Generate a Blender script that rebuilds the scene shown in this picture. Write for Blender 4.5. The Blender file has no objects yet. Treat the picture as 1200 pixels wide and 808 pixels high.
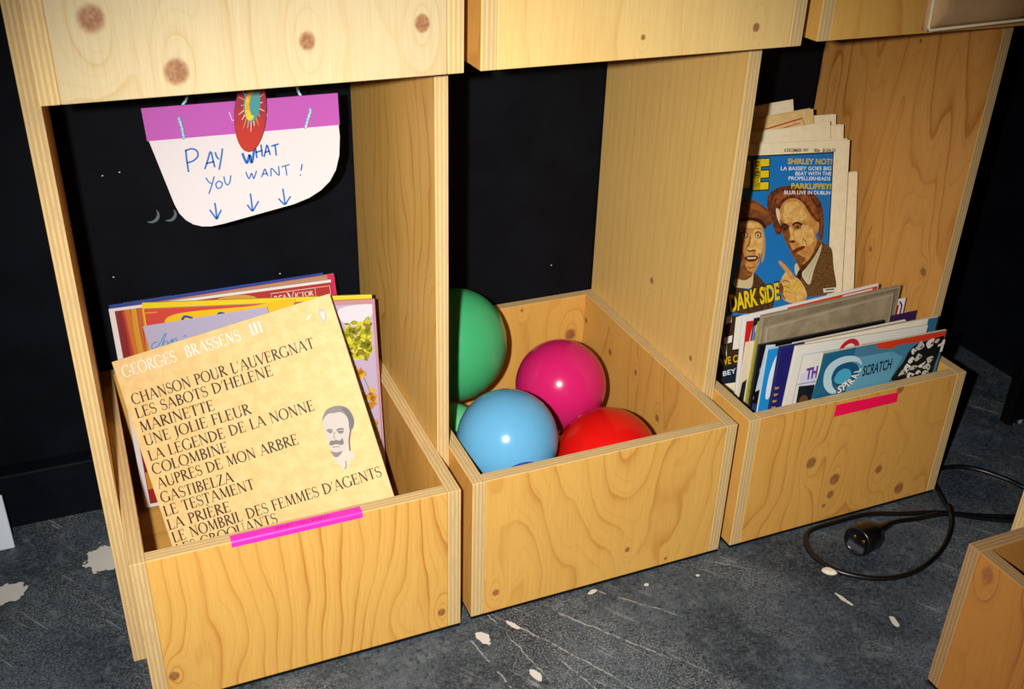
import bpy, bmesh, math, random
from mathutils import Vector, Matrix

# ------------------------------------------------------------------ camera, world, light
SC = bpy.context.scene
COL = SC.collection
PI = math.pi
SC.view_settings.view_transform = 'Standard'
SC.view_settings.look = 'None'
SC.view_settings.exposure = 0.0
SC.view_settings.gamma = 1.0
SC.view_settings.use_curve_mapping = False

cam_data = bpy.data.cameras.new('camera')
cam_data.sensor_fit = 'HORIZONTAL'
cam_data.sensor_width = 36.0
cam_data.lens = 36.0 * 1223.38 / 1200.0
cam_data.clip_start = 0.02
cam = bpy.data.objects.new('camera', cam_data)
COL.objects.link(cam)
cam.location = (0.0246, -0.9965, 1.027)
cam.rotation_euler = (1.0647, -0.0278, -0.3995)
SC.camera = cam

w = bpy.data.worlds.new('world')
SC.world = w
w.use_nodes = True
w.node_tree.nodes['Background'].inputs[0].default_value = (0.55, 0.65, 1.0, 1)
w.node_tree.nodes['Background'].inputs[1].default_value = 0.003

# the flash on the photographer's camera: a small hard lamp left of and above the lens
FLASH_POWER = 140.0
fl = bpy.data.lights.new('camera_flash', 'SPOT')
fl.energy = FLASH_POWER
fl.spot_size = math.radians(79)
fl.spot_blend = 1.0
fl.shadow_soft_size = 0.012
fl.color = (1.0, 0.98, 0.94)
flash = bpy.data.objects.new('camera_flash', fl)
COL.objects.link(flash)
Rm = cam.rotation_euler.to_matrix()
flash.location = Vector(cam.location) + Rm @ Vector((-0.090, 0.014, 0.0))
aim = Vector((0.45, 0.0, 0.23))
flash.rotation_euler = (aim - flash.location).to_track_quat('-Z', 'Y').to_euler()

# ------------------------------------------------------------------ materials
def lin(h):
    if isinstance(h, str):
        h = h.lstrip('#')
        c = [int(h[i:i + 2], 16) / 255 for i in (0, 2, 4)]
        c = [x / 12.92 if x <= 0.04045 else ((x + 0.055) / 1.055) ** 2.4 for x in c]
        return (c[0], c[1], c[2], 1)
    return (h[0], h[1], h[2], 1)

MC = {}
INK_LEVEL = 1.0      # how light the printing inks of a group of covers are
def pm(h, rough=0.55, spec=0.35, metal=0.0, coat=0.0):
    key = (h, rough, spec, metal, coat, INK_LEVEL)
    if key in MC: return MC[key]
    m = bpy.data.materials.new('colour_%d' % len(MC))
    m.use_nodes = True
    b = m.node_tree.nodes['Principled BSDF']
    b.inputs['Base Color'].default_value = tuple(x * INK_LEVEL for x in lin(h)[:3]) + (1,)
    b.inputs['Roughness'].default_value = rough
    b.inputs['Specular IOR Level'].default_value = spec
    b.inputs['Metallic'].default_value = metal
    b.inputs['Coat Weight'].default_value = coat
    MC[key] = m
    return m

class NT:
    def __init__(s, name):
        s.m = bpy.data.materials.new(name); s.m.use_nodes = True
        s.t = s.m.node_tree; s.b = s.t.nodes['Principled BSDF']
    def n(s, typ, **kw):
        o = s.t.nodes.new(typ)
        for k, v in kw.items(): setattr(o, k, v)
        return o
    def put(s, sock, v):
        if hasattr(v, 'is_output') or hasattr(v, 'links'): s.t.links.new(v, sock)
        else: sock.default_value = v
    def math(s, op, a, b=None, c=None, clamp=False):
        o = s.n('ShaderNodeMath', operation=op, use_clamp=clamp)
        s.put(o.inputs[0], a)
        if b is not None: s.put(o.inputs[1], b)
        if c is not None: s.put(o.inputs[2], c)
        return o.outputs[0]
    def xyz(s, x, y, z=0.0):
        o = s.n('ShaderNodeCombineXYZ')
        for i, v in enumerate((x, y, z)): s.put(o.inputs[i], v)
        return o.outputs[0]
    def sep(s, v):
        o = s.n('ShaderNodeSeparateXYZ'); s.put(o.inputs[0], v); return o.outputs
    def noise(s, vec, scale=1.0, detail=2.0, rough=0.5, dist=0.0):
        o = s.n('ShaderNodeTexNoise'); s.put(o.inputs['Vector'], vec)
        o.inputs['Scale'].default_value = scale; o.inputs['Detail'].default_value = detail
        o.inputs['Roughness'].default_value = rough; o.inputs['Distortion'].default_value = dist
        return o.outputs['Fac']
    def smooth(s, v, a, b):
        o = s.n('ShaderNodeMapRange', interpolation_type='SMOOTHSTEP')
        s.put(o.inputs[0], v); s.put(o.inputs[1], a); s.put(o.inputs[2], b)
        o.inputs[3].default_value = 0.0; o.inputs[4].default_value = 1.0
        return o.outputs[0]
    def mix(s, f, a, b, blend='MIX'):
        o = s.n('ShaderNodeMix', data_type='RGBA', blend_type=blend)
        s.put(o.inputs[0], f); s.put(o.inputs[6], a); s.put(o.inputs[7], b)
        return o.outputs[2]
    def ramp(s, f, stops):
        o = s.n('ShaderNodeValToRGB'); e = o.color_ramp.elements
        while len(e) > 1: e.remove(e[-1])
        e[0].position = stops[0][0]; e[0].color = (stops[0][1],) * 3 + (1,)
        for p, v in stops[1:]:
            x = e.new(p); x.color = (v, v, v, 1)
        s.put(o.inputs[0], f)
        return o.outputs[0]

BASE = (0.79, 0.445, 0.105)
DARK = (0.54, 0.21, 0.03)
KNOT = (0.36, 0.135, 0.045, 1)
def wood(name, seed=0.0, knots=(), base=BASE, dark=DARK, k1=22.0, k2=7.0, strength=0.8, along=1.5, across=6.0):
    """plywood face veneer: growth rings as contours of a stretched noise; the rings bend round the knots"""
    q = NT(name)
    uv = q.sep(q.n('ShaderNodeTexCoord').outputs['UV'])
    u, v = uv[0], uv[1]
    n1 = q.noise(q.xyz(q.math('MULTIPLY', u, along), q.math('MULTIPLY', v, across), seed), 1.0, 2.0, 0.42)
    wob = q.noise(q.xyz(q.math('MULTIPLY', u, 9.0), q.math('MULTIPLY', v, 22.0), seed + 9), 1.0, 2.0, 0.5)
    f = q.math('ADD', q.math('MULTIPLY', v, k1), q.math('MULTIPLY', n1, k2))
    f = q.math('ADD', f, q.math('MULTIPLY', wob, 0.7))
    spot = None; ringdark = None
    for (kx, kz, kr) in knots:
        du = q.math('DIVIDE', q.math('SUBTRACT', u, kz), kr * 1.15)
        dv = q.math('DIVIDE', q.math('SUBTRACT', v, kx), kr)
        d2 = q.math('ADD', q.math('MULTIPLY', du, du), q.math('MULTIPLY', dv, dv))
        dl = q.math('ADD', q.math('MULTIPLY', q.math('MULTIPLY', du, du), 0.12), q.math('MULTIPLY', q.math('MULTIPLY', dv, dv), 0.5))
        g = q.math('POWER', 2.718, q.math('MULTIPLY', dl, -0.55))
        f = q.math('ADD', f, q.math('MULTIPLY', g, 2.2))
        d = q.math('ADD', q.math('SQRT', d2), q.math('MULTIPLY', q.math('SUBTRACT', wob, 0.5), 0.8))
        sp = q.math('SUBTRACT', 1.0, q.smooth(d, 0.62, 1.18))
        spot = sp if spot is None else q.math('MAXIMUM', spot, sp)
        kn = q.noise(q.xyz(q.math('MULTIPLY', du, 2.2), q.math('MULTIPLY', dv, 2.2), seed + kx * 50), 1.0, 4.0, 0.65)
        rg = q.math('MULTIPLY', sp, q.math('ADD', 0.25, q.math('MULTIPLY', q.smooth(kn, 0.35, 0.65), 0.5)))
        ringdark = rg if ringdark is None else q.math('MAXIMUM', ringdark, rg)
    fr = q.math('FRACT', f)
    line = q.ramp(fr, [(0.0, 0.9), (0.025, 0.12), (0.25, 0.0), (0.60, 0.05), (0.84, 0.28), (0.93, 0.75), (0.97, 1.0), (1.0, 0.9)])
    fr2 = q.math('FRACT', q.math('MULTIPLY', f, 2.6))
    line2 = q.ramp(fr2, [(0.0, 0.8), (0.05, 0.1), (0.5, 0.0), (0.85, 0.25), (0.96, 1.0), (1.0, 0.8)])
    line = q.math('MAXIMUM', line, q.math('MULTIPLY', line2, 0.38))
    var = q.smooth(q.noise(q.xyz(q.math('MULTIPLY', u, 3.0), q.math('MULTIPLY', v, 14.0), seed + 4), 1.0, 2.0), 0.28, 0.68)
    amt = q.math('MULTIPLY', q.math('MULTIPLY', line, strength), q.math('ADD', 0.3, q.math('MULTIPLY', var, 0.7)))
    c = q.mix(amt, lin(base), lin(dark))
    fib = q.noise(q.xyz(q.math('MULTIPLY', u, 14.0), q.math('MULTIPLY', v, 420.0), seed), 1.0, 2.0, 0.6)
    c = q.mix(0.30, c, q.mix(fib, (0.25, 0.2, 0.13, 1), (1, 1, 1, 1)), 'MULTIPLY')
    c = q.mix(0.22, c, q.mix(q.noise(q.xyz(u, q.math('MULTIPLY', v, 3.0), seed + 2), 4.0, 3.0), (0.55, 0.42, 0.25, 1), (1, 1, 1, 1)), 'MULTIPLY')
    if spot is not None:
        c = q.mix(q.math('MULTIPLY', spot, 0.72), c, KNOT)
        c = q.mix(ringdark, c, (0.17, 0.06, 0.025, 1))
    q.put(q.b.inputs['Base Color'], c)
    q.b.inputs['Roughness'].default_value = 0.5
    q.b.inputs['Specular IOR Level'].default_value = 0.28
    return q.m

def ply_edge(name, t, c0=(0.55, 0.38, 0.185, 1), c1=(0.74, 0.51, 0.21, 1)):
    """the sawn edge: seven plies, light and dark in turn"""
    q = NT(name)
    uv = q.sep(q.n('ShaderNodeTexCoord').outputs['UV'])
    s = q.math('ADD', q.math('DIVIDE', uv[1], t), 0.5)
    nz = q.noise(q.xyz(q.math('MULTIPLY', uv[0], 30.0), q.math('MULTIPLY', s, 3.0)), 1.0, 3.0, 0.6)
    s2 = q.math('ADD', s, q.math('MULTIPLY', q.math('SUBTRACT', nz, 0.5), 0.06))
    wv = q.math('SINE', q.math('MULTIPLY', s2, 7 * PI))
    f = q.smooth(wv, -0.7, 0.7)
    c = q.mix(q.math('MULTIPLY', f, q.smooth(nz, 0.15, 0.6)), c0, c1)
    fine = q.noise(q.xyz(q.math('MULTIPLY', uv[0], 120.0), q.math('MULTIPLY', s, 40.0)), 1.0, 2.0, 0.6)
    c = q.mix(0.35, c, q.mix(fine, (0.35, 0.3, 0.25, 1), (1, 1, 1, 1)), 'MULTIPLY')
    q.put(q.b.inputs['Base Color'], c)
    q.b.inputs['Roughness'].default_value = 0.7
    q.b.inputs['Specular IOR Level'].default_value = 0.2
    return q.m

def speckled(name, a, b, scale, rough=0.6, lo=0.35, hi=0.65, spec=0.35, stretch=(1, 1, 1)):
    q = NT(name)
    co = q.sep(q.n('ShaderNodeTexCoord').outputs['Object'])
    v = q.xyz(*[q.math('MULTIPLY', co[i], stretch[i]) for i in range(3)])
    q.put(q.b.inputs['Base Color'], q.mix(q.smooth(q.noise(v, scale, 4.0, 0.6), lo, hi), lin(a), lin(b)))
    q.b.inputs['Roughness'].default_value = rough
    q.b.inputs['Specular IOR Level'].default_value = spec
    return q.m

T = 0.018
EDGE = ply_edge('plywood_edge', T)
EDGE_DIM = ply_edge('plywood_edge_dim', T, (0.30, 0.185, 0.09, 1), (0.43, 0.25, 0.10, 1))  # darker copy of the edge, with the dim corner painted in

def floor_material():
    q = NT('painted_concrete')
    P = q.n('ShaderNodeTexCoord').outputs['Object']
    x, y, z = q.sep(P)
    big = q.noise(P, 5.0, 5.0, 0.6)
    mid = q.noise(P, 38.0, 5.0, 0.7)
    fine = q.noise(P, 260.0, 4.0, 0.75)
    c = q.mix(q.smooth(big, 0.3, 0.7), (0.010, 0.0155, 0.023, 1), (0.050, 0.066, 0.082, 1))
    c = q.mix(q.math('MULTIPLY', q.smooth(mid, 0.50, 0.72), 0.45), c, (0.15, 0.165, 0.175, 1))
    c = q.mix(q.math('MULTIPLY', q.smooth(fine, 0.45, 0.64), 0.45), c, (0.125, 0.142, 0.155, 1))
    c = q.mix(q.math('MULTIPLY', q.smooth(q.noise(P, 140.0, 3.0, 0.6), 0.52, 0.68), 0.75), c, (0.010, 0.013, 0.017, 1))
    # worn, scratched patch: fine pale streaks running one way
    ca, sa = math.cos(math.radians(-55)), math.sin(math.radians(-55))
    a = q.math('ADD', q.math('MULTIPLY', x, ca), q.math('MULTIPLY', y, sa))
    b = q.math('SUBTRACT', q.math('MULTIPLY', y, ca), q.math('MULTIPLY', x, sa))
    st = q.noise(q.xyz(q.math('MULTIPLY', a, 9.0), q.math('MULTIPLY', b, 120.0)), 1.0, 3.0, 0.6)
    patch = q.smooth(q.noise(q.xyz(q.math('MULTIPLY', a, 4.0), q.math('MULTIPLY', b, 7.0), 3.3), 1.0, 3.0, 0.55), 0.46, 0.62)
    r2 = q.math('ADD', q.math('POWER', q.math('MULTIPLY', q.math('SUBTRACT', x, 0.53), 7.0), 2.0), q.math('POWER', q.math('MULTIPLY', q.math('ADD', y, 0.11), 5.5), 2.0))
    wear = q.math('POWER', 2.718, q.math('MULTIPLY', r2, -1.0))
    patch = q.math('MAXIMUM', q.math('MULTIPLY', patch, 0.75), q.math('MULTIPLY', wear, q.smooth(mid, 0.36, 0.56)))
    scr = q.math('MULTIPLY', q.smooth(st, 0.60, 0.68), patch)
    crumbs = q.math('MULTIPLY', q.smooth(q.noise(P, 420.0, 2.0, 0.5), 0.52, 0.62), patch)
    c = q.mix(q.math('MULTIPLY', q.math('MAXIMUM', scr, q.math('MULTIPLY', crumbs, 0.8)), 0.75), c, (0.30, 0.30, 0.29, 1))
    # long single scratches: (x0, y0, x1, y1, half width)
    wob = q.math('MULTIPLY', q.math('SUBTRACT', q.noise(P, 60.0, 3.0, 0.6), 0.5), 0.010)
    for (x0, y0, x1, y1, hw) in SCRATCHES:
        L = math.hypot(x1 - x0, y1 - y0); dx, dy = (x1 - x0) / L, (y1 - y0) / L
        px, py = q.math('SUBTRACT', x, x0), q.math('SUBTRACT', y, y0)
        al = q.math('ADD', q.math('MULTIPLY', px, dx), q.math('MULTIPLY', py, dy))
        ac = q.math('ABSOLUTE', q.math('ADD', q.math('SUBTRACT', q.math('MULTIPLY', py, dx), q.math('MULTIPLY', px, dy)), wob))
        on = q.math('MULTIPLY', q.smooth(al, 0.0, 0.02), q.math('SUBTRACT', 1.0, q.smooth(al, L - 0.02, L)))
        on = q.math('MULTIPLY', on, q.math('SUBTRACT', 1.0, q.smooth(ac, hw * 0.5, hw)))
        on = q.math('MULTIPLY', on, q.smooth(q.noise(P, 90.0, 2.0), 0.36, 0.56))
        c = q.mix(q.math('MULTIPLY', on, 0.7), c, (0.36, 0.35, 0.33, 1))
    # spots where the paint has come off: (x, y, radius x, radius y, angle)
    edge = q.math('MULTIPLY', q.math('SUBTRACT', q.noise(P, 75.0, 3.0, 0.6), 0.5), 1.5)
    for (sx, sy, rx, ry, an) in CHIPS:
        ca, sa = math.cos(an), math.sin(an)
        px, py = q.math('SUBTRACT', x, sx), q.math('SUBTRACT', y, sy)
        a = q.math('DIVIDE', q.math('ADD', q.math('MULTIPLY', px, ca), q.math('MULTIPLY', py, sa)), rx)
        b = q.math('DIVIDE', q.math('SUBTRACT', q.math('MULTIPLY', py, ca), q.math('MULTIPLY', px, sa)), ry)
        d = q.math('ADD', q.math('SQRT', q.math('ADD', q.math('MULTIPLY', a, a), q.math('MULTIPLY', b, b))), edge)
        c = q.mix(q.math('SUBTRACT', 1.0, q.smooth(d, 0.92, 1.0)), c, (0.56, 0.52, 0.47, 1))
    q.put(q.b.inputs['Base Color'], c)
    q.b.inputs['Roughness'].default_value = 0.62
    q.b.inputs['Specular IOR Level'].default_value = 0.3
    bp = q.n('ShaderNodeBump'); bp.inputs['Strength'].default_value = 0.25; bp.inputs['Distance'].default_value = 0.002
    q.put(bp.inputs['Height'], q.math('ADD', mid, q.math('MULTIPLY', fine, 0.5)))
    q.put(q.b.inputs['Normal'], bp.outputs[0])
    return q.m
SCRATCHES = [(0.468, -0.02, 0.560, -0.170, 0.0016), (0.44, 0.02, 0.475, -0.14, 0.0014), (0.53, -0.02, 0.64, -0.16, 0.0018),
             (0.40, -0.02, 0.43, -0.16, 0.0014), (0.60, 0.00, 0.70, -0.10, 0.0012), (0.50, -0.10, 0.54, -0.22, 0.0014), (0.78, 0.0, 0.86, -0.06, 0.0009)]
CHIPS = [(0.421, -0.033, 0.008, 0.013, 0.3), (-0.040, 0.318, 0.028, 0.030, 0.0), (-0.170, 0.288, 0.028, 0.020, 0.2), (0.930, -0.150, 0.017, 0.0035, -1.31),
         (0.968, -0.212, 0.011, 0.004, -1.80), (0.468, -0.026, 0.012, 0.004, -1.01), (0.46, -0.12, 0.006, 0.014, 0.2),
         (0.68, -0.02, 0.004, 0.003, 0), (0.76, -0.03, 0.004, 0.003, 0), (0.60, -0.005, 0.008, 0.003, 0.2)]

# ------------------------------------------------------------------ object helpers
def tag(o, label=None, cat=None, group=None, kind=None):
    if label: o['label'] = label
    if cat: o['category'] = cat
    if group: o['group'] = group
    if kind: o['kind'] = kind
    return o

def empty(name, loc=(0, 0, 0), rot=(0, 0, 0)):
    o = bpy.data.objects.new(name, None); COL.objects.link(o)
    o.location = loc; o.rotation_euler = rot; o.empty_display_size = 0.05
    return o

def obj(name, verts, faces, mats, parent=None, fm=None, uvs=None, smooth=False, bevel=0.0):
    me = bpy.data.meshes.new(name)
    me.from_pydata([tuple(v) for v in verts], [], faces)
    for m in (mats if isinstance(mats, (list, tuple)) else [mats]): me.materials.append(m)
    if fm:
        for p, i in zip(me.polygons, fm): p.material_index = i
    if uvs:
        l = me.uv_layers.new(name='UVMap')
        for i, c in enumerate(uvs): l.data[i].uv = c
    if smooth:
        for p in me.polygons: p.use_smooth = True
    me.update()
    o = bpy.data.objects.new(name, me); COL.objects.link(o)
    if parent: o.parent = parent
    if bevel:
        b = o.modifiers.new('bevel', 'BEVEL'); b.width = bevel; b.segments = 2; b.limit_method = 'ANGLE'
    return o

def box_data(x0, x1, y0, y1, z0, z1):
    v = [(x, y, z) for z in (z0, z1) for y in (y0, y1) for x in (x0, x1)]
    f = [(0, 2, 3, 1), (4, 5, 7, 6), (0, 1, 5, 4), (2, 6, 7, 3), (0, 4, 6, 2), (1, 3, 7, 5)]
    ax = [2, 2, 1, 1, 0, 0]
    return v, f, ax

def board(name, b, mat, parent, grain=2, off=(0, 0), bevel=0.0011, edge=None):
    """one sheet of plywood; grain = axis the veneer grain follows; UVs are in metres"""
    v, f, ax = box_data(*b)
    size = (b[1] - b[0], b[3] - b[2], b[5] - b[4])
    th = size.index(min(size))
    mid = (b[2 * th] + b[2 * th + 1]) / 2
    if grain == th: grain = 0
    across = [a for a in range(3) if a not in (th, grain)][0]
    uvs, fm = [], []
    for face, a in zip(f, ax):
        if a == th:
            fm.append(0)
            for i in face: uvs.append((v[i][grain] + off[0], v[i][across] + off[1]))
        else:
            fm.append(1)
            lo = [k for k in range(3) if k not in (a, th)][0]
            for i in face: uvs.append((v[i][lo] + off[0] * 3, v[i][th] - mid))
    return obj(name, v, f, [mat, edge or EDGE], parent, fm, uvs, bevel=bevel)

def slab(name, w, h, th, mats, parent=None, fm=None, bevel=0.0006):
    """upright sheet in its own x (right) / y (up) plane, front face at z = 0"""
    v, f, ax = box_data(0, w, 0, h, -th, 0)
    return obj(name, v, f, mats, parent, fm or [0, 0, 1, 1, 1, 1], bevel=bevel)

def catmull(pts, n=8):
    pts = [Vector(p) for p in pts]
    P = [pts[0] * 2 - pts[1]] + pts + [pts[-1] * 2 - pts[-2]]
    out = []
    for i in range(1, len(P) - 2):
        for k in range(n):
            t = k / n
            out.append(0.5 * ((2 * P[i]) + (P[i + 1] - P[i - 1]) * t + (2 * P[i - 1] - 5 * P[i] + 4 * P[i + 1] - P[i + 2]) * t * t
                              + (3 * P[i] - P[i - 1] - 3 * P[i + 1] + P[i + 2]) * t ** 3))
    out.append(pts[-1])
    return out

def tube_data(path, r, seg=10):
    path = [Vector(p) for p in path]
    v, f = [], []
    up = Vector((0.13, 0.21, 1)).normalized()
    for i, p in enumerate(path):
        d = (path[min(i + 1, len(path) - 1)] - path[max(i - 1, 0)]).normalized()
        if abs(d.dot(up)) > 0.97: up = Vector((1, 0.2, 0.1)).normalized()
        a = d.cross(up).normalized(); b = a.cross(d)
        rr = r[i] if isinstance(r, (list, tuple)) else r
        for k in range(seg):
            t = 2 * PI * k / seg
            v.append(p + (a * math.cos(t) + b * math.sin(t)) * rr)
    for i in range(len(path) - 1):
        for k in range(seg):
            f.append((i * seg + k, i * seg + (k + 1) % seg, (i + 1) * seg + (k + 1) % seg, (i + 1) * seg + k))
    f.append(tuple(range(seg - 1, -1, -1))); n = (len(path) - 1) * seg
    f.append(tuple(range(n, n + seg)))
    return v, f

def tube(name, path, r, mat, parent=None, seg=10):
    v, f = tube_data(path, r, seg)
    return obj(name, v, f, mat, parent, smooth=True)

def lathe(name, prof, mat, parent=None, seg=32):
    v, f = [], []
    for (r, z) in prof:
        for k in range(seg):
            t = 2 * PI * k / seg
            v.append((r * math.cos(t), r * math.sin(t), z))
    for i in range(len(prof) - 1):
        for k in range(seg):
            f.append((i * seg + k, i * seg + (k + 1) % seg, (i + 1) * seg + (k + 1) % seg, (i + 1) * seg + k))
    f.append(tuple(range(seg - 1, -1, -1))); n = (len(prof) - 1) * seg
    f.append(tuple(range(n, n + seg)))
    return obj(name, v, f, mat, parent, smooth=True)

# ------------------------------------------------------------------ print on flat covers
TXT = {}
def font_mesh(s, bold):
    key = (s, bold)
    if key in TXT: return TXT[key]
    cu = bpy.data.curves.new('type', 'FONT'); cu.body = s; cu.size = 1.0; cu.offset = bold; cu.resolution_u = 3
    o = bpy.data.objects.new('type', cu); COL.objects.link(o)
    bpy.context.view_layer.update()
    me = bpy.data.meshes.new_from_object(o.evaluated_get(bpy.context.evaluated_depsgraph_get()))
    v = [(p.co.x, p.co.y) for p in me.vertices]; f = [tuple(p.vertices) for p in me.polygons]
    bpy.data.objects.remove(o); bpy.data.curves.remove(cu); bpy.data.meshes.remove(me)
    TXT[key] = (v, f)
    return v, f

def arc(cx, cy, rx, ry, a0, a1, n=14):
    return [(cx + rx * math.cos(math.radians(a0 + (a1 - a0) * i / n)), cy + ry * math.sin(math.radians(a0 + (a1 - a0) * i / n))) for i in range(n + 1)]

KK, NN = 0.15, 0.055      # thick and thin strokes of the roman capitals
def ribbon2(pts, ws):
    v, f = [], []
    n = len(pts)
    for i, p in enumerate(pts):
        a = pts[max(i - 1, 0)]; b = pts[min(i + 1, n - 1)]
        dx, dy = b[0] - a[0], b[1] - a[1]; L = math.hypot(dx, dy) or 1
        w = ws[i] if isinstance(ws, (list, tuple)) else ws
        ox, oy = -dy / L * w / 2, dx / L * w / 2
        v += [(p[0] + ox, p[1] + oy), (p[0] - ox, p[1] - oy)]
    for i in range(n - 1): f.append((2 * i + 1, 2 * i + 3, 2 * i + 2, 2 * i))
    return v, f

def glyph(ch):
    """strokes of a roman capital: list of (points, widths), and the advance"""
    S = []
    def th(x0, y0, x1, y1): S.append(([(x0, y0), (x1, y1)], KK))
    def tn(x0, y0, x1, y1): S.append(([(x0, y0), (x1, y1)], NN))
    def sf(x, y, l=0.13): S.append(([(x - l, y + (0.02 if y < .5 else -0.02)), (x + l, y + (0.02 if y < .5 else -0.02))], 0.04))
    def bow(cx, cy, rx, ry, a0, a1):
        p = arc(cx, cy, rx, ry, a0, a1, 18)
        S.append((p, [NN + (KK - NN) * abs(math.cos(math.radians(a0 + (a1 - a0) * i / 18))) ** 1.3 for i in range(19)]))
    def stem(x): th(x, 0, x, 1); sf(x, 0); sf(x, 1)
    def tick(x, y0, y1): S.append(([(x, y0), (x, y1)], 0.05))
    acc = None
    if ch in 'ÉÈ': acc = ch; ch = 'E'
    adv = 0.7
    if ch == 'A': tn(.08, 0, .40, 1); th(.40, 1, .74, 0); tn(.20, .34, .60, .34); sf(.08, 0, .10); sf(.74, 0, .11); adv = .84
    elif ch == 'B': stem(.16); bow(.16, .76, .34, .23, 90, -90); bow(.16, .27, .40, .26, 90, -90); adv = .66
    elif ch == 'C': bow(.46, .5, .38, .5, 48, 312); tick(.74, .72, .95); adv = .86
    elif ch == 'D': stem(.16); bow(.16, .5, .60, .48, 90, -90); adv = .88
    elif ch in 'EF':
        stem(.16); tn(.16, .975, .56, .975); tick(.56, .80, .99); tn(.16, .52, .46, .52); tick(.46, .44, .60)
        adv = .62
        if ch == 'E': tn(.16, .025, .58, .025); tick(.58, .01, .22); adv = .68
    elif ch == 'G': bow(.46, .5, .38, .5, 48, 330); th(.78, 0.05, .78, .40); sf(.78, .42, .13); tick(.74, .72, .95); adv = .92
    elif ch == 'H': stem(.16); stem(.70); tn(.16, .52, .70, .52); adv = .86
    elif ch == 'I': stem(.16); adv = .34
    elif ch == 'J': th(.20, .1, .20, 1); sf(.20, 1); S.append(([(.20, .12), (.17, -.08), (.04, -.16)], [KK, .07, .05])); adv = .38
    elif ch == 'L': stem(.16); tn(.16, .025, .56, .025); tick(.57, .01, .24); adv = .64
    elif ch == 'M': tn(.14, 0, .20, 1); th(.20, 1, .48, .05); tn(.48, .05, .78, 1); th(.78, 1, .84, 0); sf(.14, 0, .1); sf(.84, 0, .12); sf(.16, 1, .08); sf(.82, 1, .08); adv = 1.0
    elif ch == 'N': tn(.15, 0, .15, 1); th(.15, 1, .70, .02); tn(.70, 0, .70, 1); sf(.15, 0, .1); sf(.12, 1, .09); sf(.70, 1, .1); adv = .86
    elif ch == 'O': bow(.46, .5, .38, .5, 90, 450); adv = .92
    elif ch == 'P': stem(.16); bow(.16, .74, .38, .25, 90, -90); adv = .62
    elif ch == 'Q': bow(.46, .5, .38, .5, 90, 450); S.append(([(.48, .02), (.70, -.12), (.98, -.16)], [.06, .09, .05])); adv = .92
    elif ch == 'R': stem(.16); bow(.16, .76, .36, .23, 90, -90); th(.30, .52, .68, .02); sf(.70, 0, .09); adv = .74
    elif ch == 'S':
        p = arc(.29, .745, .20, .235, 35, 265, 12) + arc(.29, .26, .23, .25, 85, -145, 12)
        S.append((p, [.05 + .075 * math.sin(PI * i / 25) ** 2 for i in range(26)])); tick(.47, .74, .95); tick(.09, .05, .28); adv = .58
    elif ch == 'T': stem(.36); tn(.06, .975, .66, .975); tick(.07, .78, .99); tick(.65, .78, .99); adv = .72
    elif ch == 'U': th(.16, .28, .16, 1); bow(.42, .28, .26, .28, 180, 360); tn(.68, .28, .68, 1); sf(.16, 1); sf(.68, 1, .1); adv = .84
    elif ch == 'V': th(.06, 1, .38, 0); tn(.38, 0, .70, 1); sf(.06, 1, .11); sf(.70, 1, .1); adv = .76
    elif ch == 'Z': tn(.10, .975, .58, .975); th(.56, .98, .10, .02); tn(.08, .025, .60, .025); tick(.10, .80, .99); tick(.60, .01, .22); adv = .68
    elif ch == "'": S.append(([(.16, .98), (.08, .68)], [.09, .03])); adv = .24
    elif ch == ' ': adv = .40
    if acc == 'É': S.append(([(.28, 1.10), (.46, 1.28)], [.04, .09]))
    if acc == 'È': S.append(([(.14, 1.28), (.34, 1.10)], [.09, .04]))
    return S, adv

def serif_mesh(s):
    v, f, x = [], [], 0.0
    for ch in s:
        S, adv = glyph(ch)
        for pts, ws in S:
            a, b = ribbon2(pts, ws); k = len(v)
            v += [(p[0] + x, p[1]) for p in a]; f += [tuple(i + k for i in q) for q in b]
        x += adv
    return v, f

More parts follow.
